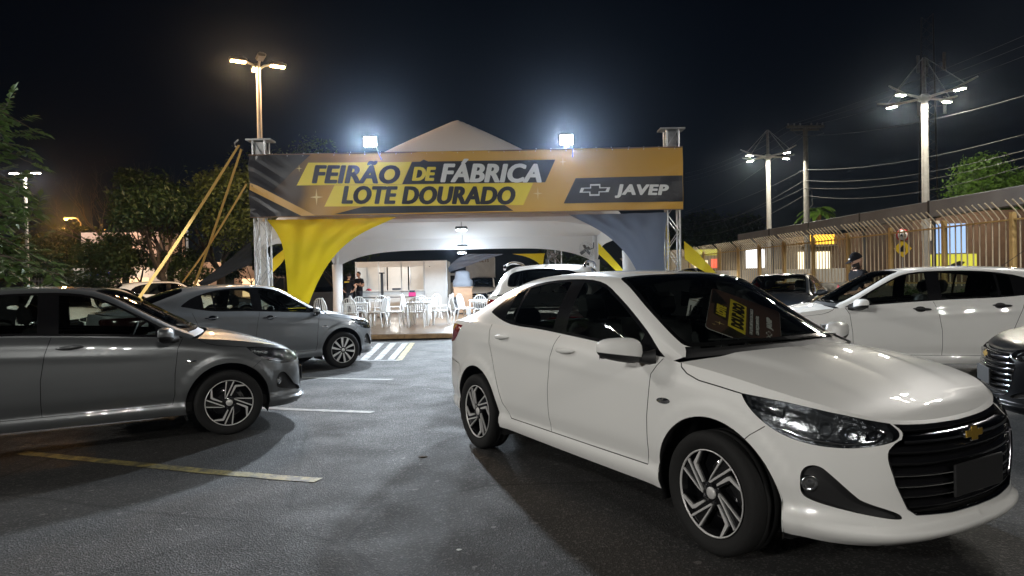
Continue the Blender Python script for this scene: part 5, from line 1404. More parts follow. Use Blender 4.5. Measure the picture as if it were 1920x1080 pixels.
    for i in range(nv):
        th = math.pi * i / (nv - 1); row = []
        for j in range(nu + 1):
            ph = 2 * math.pi * j / nu; x = math.sin(th) * math.sin(ph); y = -math.sin(th) * math.cos(ph); z = math.cos(th)
            X_, Y_, Z_ = x * .076, y * .098, z * .120
            if z < -.1: X_ *= 1 - .28 * (-z - .1); Y_ = Y_ * (1 - .12 * (-z)) - .006
            fr = math.exp(-(ph if ph < math.pi else ph - 2 * math.pi) ** 2 / .035)
            if y < 0:
                Y_ -= .028 * fr * math.exp(-((z + .18) / .16) ** 2) + .006 * fr * math.exp(-((z + .55) / .09) ** 2)
                e_ = math.exp(-((abs(x) - .38) / .16) ** 2) * math.exp(-((z - .05) / .12) ** 2); Y_ += .012 * e_
                Y_ -= .006 * math.exp(-((z - .22) / .09) ** 2) * math.exp(-(x / .6) ** 2)
            row.append((X_, Y_, Z_))
        rows.append(row)
    hm.grid(rows)
    for s_ in (-1, 1): hm.lathe([(.001, .012), (.022, .010), (.028, 0), (.022, -.010)], 10, 'X', (s_ * .078, .012, -.005))
    Mh = Matrix.Translation(hc) @ Matrix.Rotation(R(look), 4, 'X')
    hm.v = [tuple(Mh @ (Vector(v) * k)) for v in hm.v]
    ho = hm.build('head', skin, root)
    ey = MB()
    for s_ in (-1, 1): ey.lathe([(.001, -.011), (.008, -.008), (.011, 0)], 10, 'Y', (s_ * .030, -.078, .008))
    ey.v = [tuple(Mh @ (Vector(v) * k)) for v in ey.v]; ey.build('eyes', 'hair', ho)
    mo = MB().box((0, -.098, -.062), (.045, .012, .007), bev=.002); mo.v = [tuple(Mh @ (Vector(v) * k)) for v in mo.v]; mo.build('mouth', 'red_item' if not beard else 'hair', ho)
    hr = MB(); rows = []
    for i in range(12):
        th = (.50 if not cap else .46) * math.pi * i / 11; row = []
        for j in range(nu + 1):
            ph = 2 * math.pi * j / nu; front = max(0, math.cos(ph)); t2 = th * (1 - .42 * front) if not cap else th
            x = math.sin(t2) * math.sin(ph); y = -math.sin(t2) * math.cos(ph); z = math.cos(t2)
            s2 = 1.10 if cap else 1.06
            row.append((x * .080 * s2, y * .101 * s2, z * .124 * s2 - .002 + (.01 if cap else 0)))
        rows.append(row)
    hr.grid(rows)
    if cap:
        br_ = [[(x * .075, -.095 - d_ * .085 * (1 - .35 * x * x), .030 - d_ * .012) for d_ in (0, .5, 1)] for x in np.linspace(-1, 1, 9)]; hr.grid(br_); hr.grid([[(a, b, c + .006) for a, b, c in r_] for r_ in br_])
    hr.v = [tuple(Mh @ (Vector(v) * k)) for v in hr.v]; hr.build('cap' if cap else 'hair', 'shirt_black' if cap else 'hair', root)
    if cap:
        lg = MB().box((.02, -.112, .075), (.045, .01, .016)); lg.v = [tuple(Mh @ (Vector(v) * k)) for v in lg.v]; lg.build('cap_logo', 'print_white', root)
    if beard:
        bd = MB(); rows = []
        for i in range(7):
            z = -.025 - i * .016; row = []
            for a in np.linspace(-1.45, 1.45, 13):
                rr_ = 1.05 - .02 * i; row.append((.078 * rr_ * math.sin(a) * (1 - .055 * i), -.098 * rr_ * math.cos(a) * (1 - .02 * i) - .004 - .010 * math.exp(-(a / .35) ** 2) * (i > 1), z))
            rows.append(row)
        bd.grid(rows); bd.v = [tuple(Mh @ (Vector(v) * k)) for v in bd.v]; bd.build('beard', 'hair', root)
    return root
p = at(1609, 545, 10.9)
pr = person((p.x, p.y, 0.0), R(-88), dict(elL=(.24, .06, 1.15), elR=(-.24, .04, 1.14), wrL=(.12, -.20, 1.12), wrR=(-.10, -.22, 1.13), nek=(0, -.005, 1.49), hd0=(0, -.04, 1.555)), 'man in black cap and black shirt looking down at a phone by fence', 'skin', cap=True, beard=True, H=1.74, look=24)
ph = MB().box((0, 0, 0), (.075, .012, .15), bev=.004).build('phone', 'phone', None, pr.location + Vector((-.33, .0, 1.17)), (R(0), R(-35), R(90))); tag(ph, 'red phone held by the man in the black cap', 'phone')
bdg = MB().prism([(-.03, .035), (.03, .035), (.03, -.01), (0, -.04), (-.03, -.01)], -.002, .002, Matrix.Translation((.247, .03, 1.33)) @ Matrix.Rotation(R(90), 4, 'Z') @ Matrix.Rotation(R(0), 4, 'X')).build('sleeve_badge', 'print_white', pr)
p = at(655, 560, 28.0)
pa_ = person((p.x, p.y, DZ), R(170), dict(elL=(.36, .10, 1.18), elR=(-.36, .10, 1.18), wrL=(.20, .06, 1.00), wrR=(-.20, .06, 1.00)), 'person in black shirt seen from behind with hands on hips', 'skin_light', H=1.72)
tm = text_mesh('FEIRÃO', .05, .002, 0, .001); lt = link('back_print', tm.copy(), pa_, 'print_yellow', (.14, .16, 1.36), (0, 0, math.pi))
p = at(674, 560, 28.6)
person((p.x, p.y, DZ), R(-35), dict(elL=(.25, .02, 1.16), elR=(-.27, .05, 1.14), wrL=(.02, -.19, 1.27), wrR=(.0, -.20, 1.20)), 'person in dark clothes with folded arms facing the one with hands on hips', 'skin', H=1.80)

# ---------------------------------------------------------------- cars
hero = place_car('sedan', (1.721, 3.817, 0), R(-60.17), 'paint_white', 'white sedan in the foreground with a sale board behind its windshield', 'cars on the lot', spin=[.55, .2, .9, .3], steer=R(-2))
near = place_car('sedan', (-3.2, 7.19, -.03), R(30.4), 'paint_grey', 'dark grey sedan at left front, cut by the picture edge', 'cars on the lot', spin=[0.04, .2, .9, .3], glass_m='car_glass')
mid = place_car('sedan', (-3.50, 12.1, -.03), R(42.0), 'paint_grey_light', 'grey sedan parked beside the platform with star-spoke wheels', 'cars on the lot', wheel='star', spin=[.2, .2, .9, .3], handle='chrome', trim_m='gloss_black', tail='red_lens_shaded')
hatch = place_car('hatch', (4.21, 9.64, .02), R(164.9), 'paint_white', 'white hatchback with black door handles at right before the fence', 'cars on the lot', handle='black_plastic')
p = at(1848, 690, 6.15); yb = R(157)
blackc = place_car('sedan', (p.x - .83 * math.cos(yb), p.y - .83 * math.sin(yb), 0), yb, 'paint_black', 'black car nose with wide grille at the right picture edge', 'cars on the lot')
p = at(1420, 560, 16.6); yd = R(-121)
dark = place_car('hatch', (p.x + .1, p.y - .8, .0), yd, 'paint_navy', 'dark blue grey car with sale board facing us before the fence', 'cars on the lot', glass_m='car_glass', handle='paint_navy')
# white SUV behind the foreground sedan, seen from the rear
ps = at(1012, 540, 9.1); ys = R(79)
suv = place_car('hatch', (ps.x + 3.25 * math.cos(ys), ps.y + 3.25 * math.sin(ys), 0), ys, 'paint_white', 'white SUV with roof rails seen from behind over the sedan roof', 'cars on the lot', sz=1.125, glass_m='car_glass_dark')
for sg in (-1, 1):
    rl = MB(); pts_ = [(-1.0, sg * .60, 1.445), (-1.06, sg * .60, 1.475), (-1.4, sg * .59, 1.50), (-2.2, sg * .58, 1.495), (-2.72, sg * .575, 1.445), (-2.80, sg * .575, 1.40)]
    rl.tube([tuple(q) for q in hermite(np.linspace(0, 1, 6), np.array(pts_), np.linspace(0, 1, 24))], .020, 8); rl.build('roof_rail', 'chrome', suv)
MB().prism([(-2.35, 1.47), (-2.42, 1.52), (-2.52, 1.53), (-2.50, 1.465)], -.02, .02).build('antenna_fin', 'gloss_black', suv)
MB().tube([(-2.45, .0, 1.45), (-2.75, .0, 1.68)], .004, 5).build('antenna', 'black_plastic', hatch)
# boards inside windshields
def sale_board(car_loc, yaw, A, B_, C_, label, full=True):
    A, B_, C_ = Vector(A), Vector(B_), Vector(C_); ex = (A - B_); W_ = ex.length; ex.normalize(); ey = (C_ - B_); ey -= ex * ey.dot(ex); H_ = ey.length; ey.normalize(); nz = ex.cross(-ey)
    if nz.z < 0: nz = -nz
    Mx = Matrix(((ex.x, -nz.x, -ey.x, 0), (ex.y, -nz.y, -ey.y, 0), (ex.z, -nz.z, -ey.z, 0), (0, 0, 0, 1)))      # x = reading direction, z = up the board, -y = face
    M = Matrix.Translation(car_loc) @ Matrix.Rotation(yaw, 4, 'Z') @ Matrix.Translation(B_ + ey * H_) @ Mx
    t = empty('sale_board', (0, 0, 0), 0, label, 'board', 'sale boards behind windshields'); t.matrix_world = M
    r_ = .03; outl = smooth_poly([(0, 0), (W_, 0), (W_, H_), (0, H_)], 0)
    c_ = []
    for cx, cz, a0 in ((W_ - r_, r_, -90), (W_ - r_, H_ - r_, 0), (r_, H_ - r_, 90), (r_, r_, 180)): c_ += [(cx + r_ * math.cos(R(a0 + a)), cz + r_ * math.sin(R(a0 + a))) for a in (0, 30, 60, 90)]
    MB().prism(c_, 0, .004).build('panel', 'board_brown', t)
    MB().prism([(q[0] * 1.012 - .004, q[1] * 1.012 - .003) for q in c_], .0035, .0055).build('backing', 'print_white', t)
    y = -.002
    def fl(name, pts, m, yy): MB().prism(pts, yy, yy + .001).build(name, m, t)
    def tx(s_, x0, x1, z0, z1, m, bold, sh=.2):
        me = text_mesh(s_, z1 - z0, bold, sh, .0004, 1.0, (x1 - x0)); link('lettering', me, t, m, (x0, y - .002, z0))
    W, H = W_, H_
    fl('dark_corner', [(.0 * W, .30 * H), (.30 * W, .62 * H), (.0 * W, .80 * H)], 'print_black', -.001); fl('dark_corner', [(.70 * W, .75 * H), (.98 * W, .98 * H), (.60 * W, .985 * H)], 'print_black', -.001)
    fl('black_panel', [(.30 * W, .74 * H), (.62 * W, .74 * H), (.68 * W, .93 * H), (.36 * W, .93 * H)], 'print_black', y)
    tx('LOTE', .355 * W, .62 * W, .775 * H, .895 * H, 'print_yellow', .006)
    fl('yellow_panel', [(.13 * W, .48 * H), (.80 * W, .48 * H), (.87 * W, .72 * H), (.20 * W, .72 * H)], 'print_yellow', y)
    tx('DOURADO', .205 * W, .80 * W, .525 * H, .675 * H, 'print_black', .008)
    if full:
        fl('black_strip', [(.16 * W, .375 * H), (.80 * W, .375 * H), (.80 * W, .445 * H), (.16 * W, .445 * H)], 'print_black', y); tx('UM LOTE LIMITADO DE CARROS', .18 * W, .78 * W, .39 * H, .43 * H, 'print_white', .001, 0)
        fl('black_strip', [(.20 * W, .29 * H), (.68 * W, .29 * H), (.68 * W, .355 * H), (.20 * W, .355 * H)], 'print_black', y); tx('COM PREÇOS IMPERDÍVEIS.', .22 * W, .66 * W, .305 * H, .345 * H, 'print_white', .001, 0)
        tx('JAVEP', .44 * W, .72 * W, .13 * H, .195 * H, 'print_white', .0035)
        fl('emblem', bowtie(.345 * W, .163 * H, .062 * W, .040 * H, .4), 'print_white', y); fl('emblem_inner', bowtie(.345 * W, .163 * H, .046 * W, .026 * H, .36), 'board_brown', y - .001)
        for xx, ss in ((.20, .030), (.255, .026)): 
            MB().lathe([(ss * W * .75, y - .001), (ss * W, y - .001), (ss * W, y), (ss * W * .75, y)], 16, 'Y', (xx * W, 0, .163 * H), closed=True).build('stamp', 'print_white', t)
        def st4(x, z, r): fl('star', [(x + (r if k % 2 == 0 else r * .18) * math.cos(k * math.pi / 4), z + (r if k % 2 == 0 else r * .18) * math.sin(k * math.pi / 4)) for k in range(8)], 'print_gold_pale', y)
        st4(.19 * W, .83 * H, .045 * W); st4(.12 * W, .90 * H, .018 * W); st4(.14 * W, .24 * H, .014 * W)
    else:
        fl('black_strip', [(.16 * W, .30 * H), (.80 * W, .30 * H), (.80 * W, .42 * H), (.16 * W, .42 * H)], 'print_black', y); tx('COM PREÇOS IMPERDÍVEIS.', .18 * W, .78 * W, .33 * H, .39 * H, 'print_white', .001, 0)
    return t
mat('board_brown', (.11, .062, .05), .5)
sale_board((1.721, 3.817, 0), R(-60.17), (-.80, .04, 1.335), (-.412, -.43, 1.113), (-.206, -.02, .995), 'brown and yellow sale board lying behind the foreground sedan windshield')
sale_board((p.x + .1, p.y - .8, 0), yd, (-.62, .36, 1.19), (-.48, -.42, 1.11), (-.30, -.36, 1.0), 'sale board behind the windshield of the dark blue grey car', False)
# papers in the foreground sedan
def paper(car_loc, yaw, c, w, h, rot, label, txt=None, m='print_white'):
    M = Matrix.Translation(car_loc) @ Matrix.Rotation(yaw, 4, 'Z') @ Matrix.Translation(c) @ rot
    o = MB().box((0, 0, 0), (w, .001, h)).build('paper_sheet', m); o.matrix_world = M; tag(o, label, 'paper')
    if txt: link('lettering', text_mesh(txt, h * .28, .002, 0, .0003), o, 'print_black', (-w * .35, -.0015, -h * .38))
    for k in range(5): MB().box((0, -.0012, h * .4 - k * h * .085), (w * .8, .0004, h * .02)).build('printed_line', 'hem', o)
    return o
mat('paper', (.62, .64, .62), .7)
paper((1.721, 3.817, 0), R(-60.17), (-.90, -.02, 1.235), .105, .20, Matrix.Rotation(R(78), 4, 'Z') @ Matrix.Rotation(R(12), 4, 'Y'), 'white price tag hanging at the mirror of the foreground sedan', '197', 'paper')
paper((1.721, 3.817, 0), R(-60.17), (-1.62, .70, 1.24), .30, .16, Matrix.Rotation(R(4), 4, 'Z') @ Matrix.Rotation(R(4), 4, 'Y'), 'printed sheet on the far side window of the foreground sedan', None, 'paper')

# background cars on the left
G_L = 'cars parked behind on the left'
def bgcar(px, dep, kind, yaw, body, label, sz=1.0, glass_m='car_glass_dark', grp=G_L, **kw):
    q = at(px, 560, dep); return place_car(kind, (q.x, q.y, -.03 if q.x < -2 else 0), R(yaw), body, label, grp, sz=sz, glass_m=glass_m, **kw)
bgcar(215, 19.5, 'sedan', 34, 'paint_black', 'black sedan directly behind the near grey sedan roof')
bgcar(300, 20.5, 'sedan', 34, 'paint_beige', 'pale sedan behind the black sedan, crossed by the long strap')
bgcar(392, 25.5, 'hatch', 32, 'paint_white', 'white SUV under the trees left of the truss', sz=1.14)
bgcar(60, 22, 'hatch', 30, 'paint_silver', 'silver car roof under the leaves at far left', sz=1.05)
bgcar(170, 27, 'sedan', 30, 'paint_black', 'dark sedan farther back left of the kiosk')
bgcar(455, 27.5, 'sedan', 30, 'paint_navy', 'dark sedan behind the left truss column')
q = at(112, 600, 16.4)
merc = place_car('sedan', (q.x, q.y, -.03), R(-60), 'paint_white', 'white saloon with chrome grille seen through the near sedan windows', G_L)
MB().lathe([(.085, .84), (.10, .84), (.10, .855), (.085, .855)], 24, 'X', (0.02, 0, .60), closed=True).tube([(.868, 0, .60), (.868, 0, .69)], .007, 5).tube([(.868, 0, .60), (.868, .078, .555)], .007, 5).tube([(.868, 0, .60), (.868, -.078, .555)], .007, 5).build('emblem', 'chrome', merc)
for zz in (.52, .57, .62, .67): MB().tube([(.79, -.42, zz), (.835, -.2, zz), (.845, 0, zz), (.835, .2, zz), (.79, .42, zz)], .010, 6).build('chrome_bar', 'chrome', merc)
# cars seen through the tent
G_T = 'cars seen through the back of the tent'
c8 = bgcar(900, 35.0, 'hatch', -95, 'paint_white', 'white SUV with sale board facing us behind the tent', sz=1.14, grp=G_T, glass_m='car_glass_dark')
sale_board(c8.location, R(-95), (-.62, .36, 1.36), (-.48, -.42, 1.28), (-.30, -.36, 1.16), 'small sale board in the white SUV behind the tent', False)
bgcar(905, 44, 'hatch', -90, 'paint_black', 'black SUV behind the white SUV at the back of the tent', sz=1.2, grp=G_T)
# delivery truck
mat('truck_white', (.62, .62, .60), .5, var=.1)
q = at(902, 520, 52); t = empty('delivery_truck', (q.x, q.y, 0), 0, 'white box truck with lettering far behind the tent', 'truck')
MB().box((0, 0, 2.15), (2.2, 2.2, 2.3), bev=.03).build('cargo_box', 'truck_white', t); MB().box((-1.8, 0, 1.3), (1.3, 2.0, 1.6), bev=.15).build('cab', 'truck_white', t); MB().box((-1.95, -1.005, 1.65), (.7, .02, .55), bev=.005).build('window', 'frit', t); MB().box((-.3, 0, .65), (3.4, 1.2, .25)).build('chassis', 'pole_dark', t)
for x in (-1.7, .6):
    for y_ in (-.9, .9): MB().lathe([(.001, -.12), (.25, -.12), (.42, -.10), (.45, 0), (.42, .12)], 20, 'Y', (x, y_, .45)).build('wheel', 'rubber', t)
link('lettering', text_mesh('VOLTS', .24, .006, .15, .002), t, 'hem', (-.3, -1.11, 2.9))
# ---------------------------------------------------------------- vegetation
def leaf_mat(name, c, c2):
    m = bpy.data.materials.new(name); m.use_nodes = True; MATS[name] = m; nt = m.node_tree; b = nt.nodes['Principled BSDF']; L = nt.links
    ob = nt.nodes.new('ShaderNodeTexCoord'); n = nt.nodes.new('ShaderNodeTexNoise'); n.inputs['Scale'].default_value = 2.2; n.inputs['Detail'].default_value = 5
    r = nt.nodes.new('ShaderNodeValToRGB'); r.color_ramp.elements[0].position = .35; r.color_ramp.elements[1].position = .68; r.color_ramp.elements[0].color = (*c, 1); r.color_ramp.elements[1].color = (*c2, 1)
    L.new(ob.outputs['Object'], n.inputs[0]); L.new(n.outputs[0], r.inputs[0]); L.new(r.outputs[0], b.inputs['Base Color'])
    b.inputs['Roughness'].default_value = .5
    tr = nt.nodes.new('ShaderNodeBsdfTranslucent'); mx = nt.nodes.new('ShaderNodeMixShader'); mx.inputs[0].default_value = .28; L.new(r.outputs[0], tr.inputs[0])
    o = nt.nodes['Material Output']; L.new(b.outputs[0], mx.inputs[1]); L.new(tr.outputs[0], mx.inputs[2]); L.new(mx.outputs[0], o.inputs[0])
leaf_mat('leaf_dark', (.018, .040, .010), (.045, .085, .022)); leaf_mat('leaf_mid', (.035, .065, .014), (.085, .125, .035)); leaf_mat('leaf_light', (.07, .11, .02), (.15, .19, .05)); leaf_mat('leaf_bright', (.06, .14, .015), (.14, .26, .04))
mat('bark', (.075, .058, .042), .9, bump=.6, bscale=14, var=.4, vscale=8); mat('bark_grey', (.16, .14, .12), .9, bump=.5, bscale=14, var=.3)

def leaves_mesh(name, centers, radii, n, size, flat=.75, seed=1, aspect=.45, shell=.55):
    """many folded leaves spread through the given clumps, denser towards each clump's skin"""
    r = np.random.default_rng(seed); C_ = np.array(centers); Rd = np.array(radii)
    w = Rd ** 2; w = w / w.sum(); k = r.choice(len(C_), n, p=w)
    d = r.normal(size=(n, 3)); d /= np.linalg.norm(d, axis=1, keepdims=True)
    rad = Rd[k] * (shell + (1 - shell) * r.random(n)) * (1 + .22 * r.normal(size=n))
    pos = C_[k] + d * rad[:, None] * np.array([1, 1, flat])
    nrm = d * .6 + r.normal(size=(n, 3)) * .6 + np.array([0, 0, .45]); nrm /= np.linalg.norm(nrm, axis=1, keepdims=True)
    a = np.cross(nrm, r.normal(size=(n, 3))); a /= np.maximum(np.linalg.norm(a, axis=1, keepdims=True), 1e-6); b = np.cross(nrm, a)
    s = size * (.6 + .8 * r.random(n))[:, None]
    V = np.stack([pos - a * s, pos + b * s * aspect + nrm * s * .12, pos + a * s, pos - b * s * aspect + nrm * s * .12], 1).reshape(-1, 3)
    F = np.arange(4 * n).reshape(-1, 4); F = np.concatenate([F[:, [0, 1, 2]], F[:, [0, 2, 3]]])
    me = bpy.data.meshes.new(name); me.from_pydata(V.tolist(), [], F.tolist()); me.update(); return me

def branch(mb, p, d, ln, r, depth, rnd, tips, spread=.7, up=.15):
    pts = [Vector(p)]; rs = [r]; q = Vector(p); dd = Vector(d).normalized(); n = 4
    for i in range(n):
        dd = (dd + Vector((rnd.gauss(0, .16), rnd.gauss(0, .16), rnd.gauss(0, .10) + up * .3))).normalized(); q = q + dd * ln / n; pts.append(q.copy()); rs.append(r * (1 - .55 * (i + 1) / n))
    mb.tube(pts, rs, 7 if r > .03 else 5, caps=False)
    if depth == 0: tips.append(q); return
    for i in range(rnd.choice((2, 3, 3))):
        a = Vector((rnd.gauss(0, 1), rnd.gauss(0, 1), rnd.gauss(0, .5))).normalized(); nd = (dd + a * spread + Vector((0, 0, up))).normalized()
        j = rnd.choice((2, 3, 4)); branch(mb, pts[j], nd, ln * rnd.uniform(.6, .8), rs[j] * .75, depth - 1, rnd, tips, spread, up)

def tree(name, base, h, label, leaf, nleaf, size, seed, trunk_h=.3, lean=(0, 0), crown=1.0, bark='bark', depth=3, group='trees around the lot', up=.15, spread=.7, cl=.9, flat=.75, aspect=.45):
    rnd = random.Random(seed); t = empty(name, base, 0, label, 'tree', group); mb = MB(); tips = []
    th = h * trunk_h; top = Vector((lean[0], lean[1], th))
    mb.tube([(0, 0, -.1), top * .5 + Vector((rnd.gauss(0, .05), 0, 0)), top], [h * .032, h * .024, h * .019], 10)
    for i in range(4):
        a = i * 1.57 + rnd.uniform(-.4, .4); branch(mb, top - Vector((0, 0, rnd.uniform(0, .25) * th)), (math.cos(a) * .8, math.sin(a) * .8, rnd.uniform(.5, 1.1)), h * .34 * crown, h * .014, depth - 1, rnd, tips, spread, up)
    mb.build('trunk', bark, t)
    if nleaf:
        rad = [h * .105 * cl * rnd.uniform(.65, 1.35) for _ in tips]
        link('crown', leaves_mesh('crown', [tuple(q) for q in tips], rad, nleaf, size, flat, seed, aspect), t, leaf)
    return t
def on(px, dep, py=560): q = at(px, py, dep); return (q.x, q.y, 0)
tree('leafy_tree', on(415, 30), 8.2, 'bushy light green tree left of the truss', 'leaf_light', 16000, .085, 3, .28, crown=.85, cl=1.15)
tree('leafy_tree', on(345, 27), 5.4, 'dark spreading tree with leaning trunk over the white SUV', 'leaf_dark', 14000, .085, 5, .42, lean=(-.9, -.2), crown=1.15, cl=1.1)
tree('leafy_tree', on(262, 29), 4.6, 'round dark green tree before the kiosk', 'leaf_mid', 12000, .075, 8, .22, crown=1.0, cl=1.3)
tree('bare_tree', on(238, 34), 7.6, 'leafless tree with bare twigs against the night sky', 'leaf_dark', 0, .1, 11, .35, depth=5, bark='bark_grey', crown=.95, up=.25)
tree('bare_tree', on(320, 36), 8.0, 'second leafless tree right of the first bare one', 'leaf_dark', 0, .1, 21, .35, depth=5, bark='bark_grey', crown=.95, up=.25)
tree('leafy_tree', on(152, 38), 3.6, 'low round bush at left below the orange lamp', 'leaf_dark', 9000, .07, 14, .12, crown=.9, cl=1.6)
tree('leafy_tree', on(105, 58), 7.0, 'tree lit orange by the sodium lamp', 'leaf_mid', 9000, .14, 15, .25, crown=1.0, cl=1.3)
tree('leafy_tree', on(160, 60), 6.2, 'dark tree right of the sodium lamp', 'leaf_dark', 8000, .14, 16, .25, crown=1.0, cl=1.3)
tree('leafy_tree', on(60, 50), 5.0, 'dark shrub mass under the far left lamp post', 'leaf_dark', 8000, .12, 17, .2, crown=1.0, cl=1.4)
tree('leafy_tree', on(640, 36), 5.2, 'dark tree seen through the tent between post and booth', 'leaf_mid', 12000, .09, 18, .2, crown=1.0, cl=1.2)
tree('leafy_tree', on(490, 34), 4.0, 'dark tree seen behind the left truss column', 'leaf_dark', 9000, .09, 19, .2, crown=1.0, cl=1.2)
tree('leafy_tree', on(540, 40), 10.3, 'tall tree whose top peeks over the banner left end', 'leaf_light', 12000, .11, 23, .45, crown=.8, cl=1.2)
tree('leafy_tree', (at(1900, 400, 36).x, 36, 0), 8.6, 'green tree above the fence beam at the right edge', 'leaf_bright', 12000, .11, 24, .4, crown=.8, cl=1.1)
tree('leafy_tree', on(1340, 70), 9.0, 'dark trees right of the banner behind the wires', 'leaf_dark', 10000, .2, 25, .2, crown=1.1, cl=1.5)
tree('leafy_tree', on(1060, 48), 4.6, 'dark shrubs behind the back of the tent', 'leaf_dark', 8000, .1, 26, .15, crown=1.1, cl=1.4)

# near branches hanging in from the left: compound leaves on drooping twigs
def near_branches():
    rnd = random.Random(4); t = empty('overhanging_tree', (-8.4, 8.6, 0), 0, 'tree at the left picture edge with drooping compound leaves', 'tree', 'trees around the lot')
    mb = MB(); mb.tube([(0, 0, 0), (.05, 0, 1.6), (-.1, .1, 3.2), (0, .1, 4.6)], [.16, .13, .11, .07], 10)
    V = []; F = []
    def leaflet(p, d, s, nrm):
        a = d; b = nrm.cross(a).normalized(); n0 = len(V)
        V.extend([tuple(p), tuple(p + a * s * .45 + b * s * .26 + nrm * s * .03), tuple(p + a * s - Vector((0, 0, s * .16))), tuple(p + a * s * .45 - b * s * .26 + nrm * s * .03), tuple(p + a * s * .5 - nrm * s * .02)])
        F.extend([(n0, n0 + 4, n0 + 1), (n0 + 1, n0 + 4, n0 + 2), (n0 + 2, n0 + 4, n0 + 3), (n0 + 3, n0 + 4, n0)])
    targets = [(8, 205), (25, 255), (45, 300), (20, 345), (10, 390), (48, 392), (70, 395), (62, 420), (28, 430), (12, 470), (40, 485), (68, 498), (95, 500), (20, 512), (45, 520), (110, 515), (5, 300), (0, 350), (5, 440), (-30, 250), (-40, 330), (-30, 420), (-30, 490), (60, 440), (30, 465), (-10, 220), (75, 250), (35, 275), (50, 350), (80, 478), (55, 505), (15, 405), (85, 400), (-20, 380), (8, 495)]
    for tx_, ty_ in targets:
        dep = rnd.uniform(7.2, 9.4); e = at(tx_, ty_, dep) - Vector((-8.4, 8.6, 0)); s0 = Vector((rnd.uniform(-.2, .1), .1, max(1.6, min(4.5, e.z + rnd.uniform(-.2, .9)))))
        m_ = s0.lerp(e, .55) + Vector((0, 0, .22)); pts = [s0, s0.lerp(m_, .5) + Vector((0, 0, .1)), m_, m_.lerp(e, .5) + Vector((0, 0, .06)), e]
        mb.tube(pts, [.032, .022, .014, .009, .004], 5, caps=False)
        for k in range(15):
            u = .40 + .60 * k / 14; i = min(3, int(u * 4)); q = pts[i].lerp(pts[i + 1], u * 4 - i)
            dirv = Vector((rnd.gauss(.3, .6), rnd.gauss(0, .6), rnd.gauss(-.15, .35))).normalized(); L_ = rnd.uniform(.14, .28)
            tip = q + dirv * L_; mb.tube([q, tip], .003, 3, caps=False)
            for j in range(4):
                pp = q.lerp(tip, .35 + .2 * j); sd = dirv.cross(Vector((0, 0, 1))).normalized(); nn = (Vector((0, 0, 1)) + Vector((rnd.gauss(0, .3), rnd.gauss(0, .3), 0))).normalized()
                for s_ in (-1, 1): leaflet(pp, (dirv * .5 + sd * s_ * .8).normalized(), rnd.uniform(.09, .15), nn)
            leaflet(tip, dirv, .13, Vector((0, 0, 1)))
    mb.build('trunk', 'bark', t)
    me = bpy.data.meshes.new('crown'); me.from_pydata(V, [], F); me.update(); link('crown', me, t, 'leaf_mid')
near_branches()

# palm right of the utility pole
p = at(1535, 382, 52); t = empty('palm_tree', (p.x, p.y, 0), 0, 'small bright green palm beyond the fence beam', 'tree', 'trees around the lot')
MB().tube([(0, 0, 0), (.05, 0, 2), (0, 0, p.z - .5)], [.2, .17, .15], 10).build('trunk', 'bark_grey', t)
V = []; F = []; rnd = random.Random(9)
for k in range(30):
    a = k * 2.4; el = rnd.uniform(.1, 1.25); L_ = rnd.uniform(1.3, 2.1); prev = None
    for i in range(9):
        u = i / 8; r_ = L_ * u * math.cos(el); z = p.z - .6 + L_ * (u * math.sin(el) - .75 * u * u); c = Vector((r_ * math.cos(a), r_ * math.sin(a), z)); sd = Vector((-math.sin(a), math.cos(a), 0)) * .26 * math.sin(math.pi * min(1, u * .9 + .12)) + Vector((0, 0, -.10))
        n0 = len(V); V += [tuple(c + sd), tuple(c), tuple(c + Vector((-sd.x, -sd.y, sd.z)))]
        if i: F += [(n0 - 3, n0 - 2, n0 + 1, n0), (n0 - 2, n0 - 1, n0 + 2, n0 + 1)]
me = bpy.data.meshes.new('fronds'); me.from_pydata(V, [], F); me.update(); link('fronds', me, t, 'leaf_bright')

# ---------------------------------------------------------------- kiosk on the left
mat('kiosk_wall', (.48, .36, .30), .8, bump=.1, bscale=20, var=.08); mat('kiosk_white', (.60, .58, .54), .7); mat('pane', (.03, .035, .04), .1); emissive('lit_window', (1.0, .62, .32), 1.6); emissive('blue_sign', (.08, .12, .9), 1.0)
q = at(262, 540, 46); kq = empty('kiosk', (q.x, q.y, 0), 0, 'small pinkish flat-roofed kiosk behind the trees on the left', 'building')
MB().box((0, 0, 1.5), (4.6, 3, 3.0), bev=.02).build('wall', 'kiosk_white', kq); MB().box((-.2, -.1, 4.1), (5.2, 3.4, 2.1), bev=.02).build('fascia', 'kiosk_wall', kq); MB().box((-1.9, -2.1, 2.7), (1.7, 1.4, .14)).build('awning', 'kiosk_white', kq)
MB().box((-1.6, -1.52, 1.5), (.9, .06, .9)).build('window', 'pane', kq); MB().box((.5, -1.52, 1.35), (1.9, .06, 1.5)).build('lit_opening', 'lit_window', kq); MB().box((.5, -1.56, 1.35), (.07, .08, 1.5)).build('mullion', 'kiosk_white', kq); MB().box((-1.9, -1.55, 2.35), (1.5, .05, .35)).build('sign', 'blue_sign', kq)
lamp_light(kq, (.4, -3.2, 3.6), 260, (1, .66, .45), .2)
q = at(440, 540, 50); kq = empty('shop_front', (q.x, q.y, 0), 0, 'dim lit shop front behind the cars left of the truss', 'building')
MB().box((0, 0, 1.6), (9, 3, 3.2)).build('wall', 'kiosk_wall', kq)
for k in range(5): MB().box((-3.6 + k * 1.8, -1.52, 1.3), (1.2, .05, 1.3)).build('window', 'lit_window' if k % 2 else 'pane', kq)
lamp_light(kq, (0, -3, 3.2), 120, (1, .7, .45), .2)
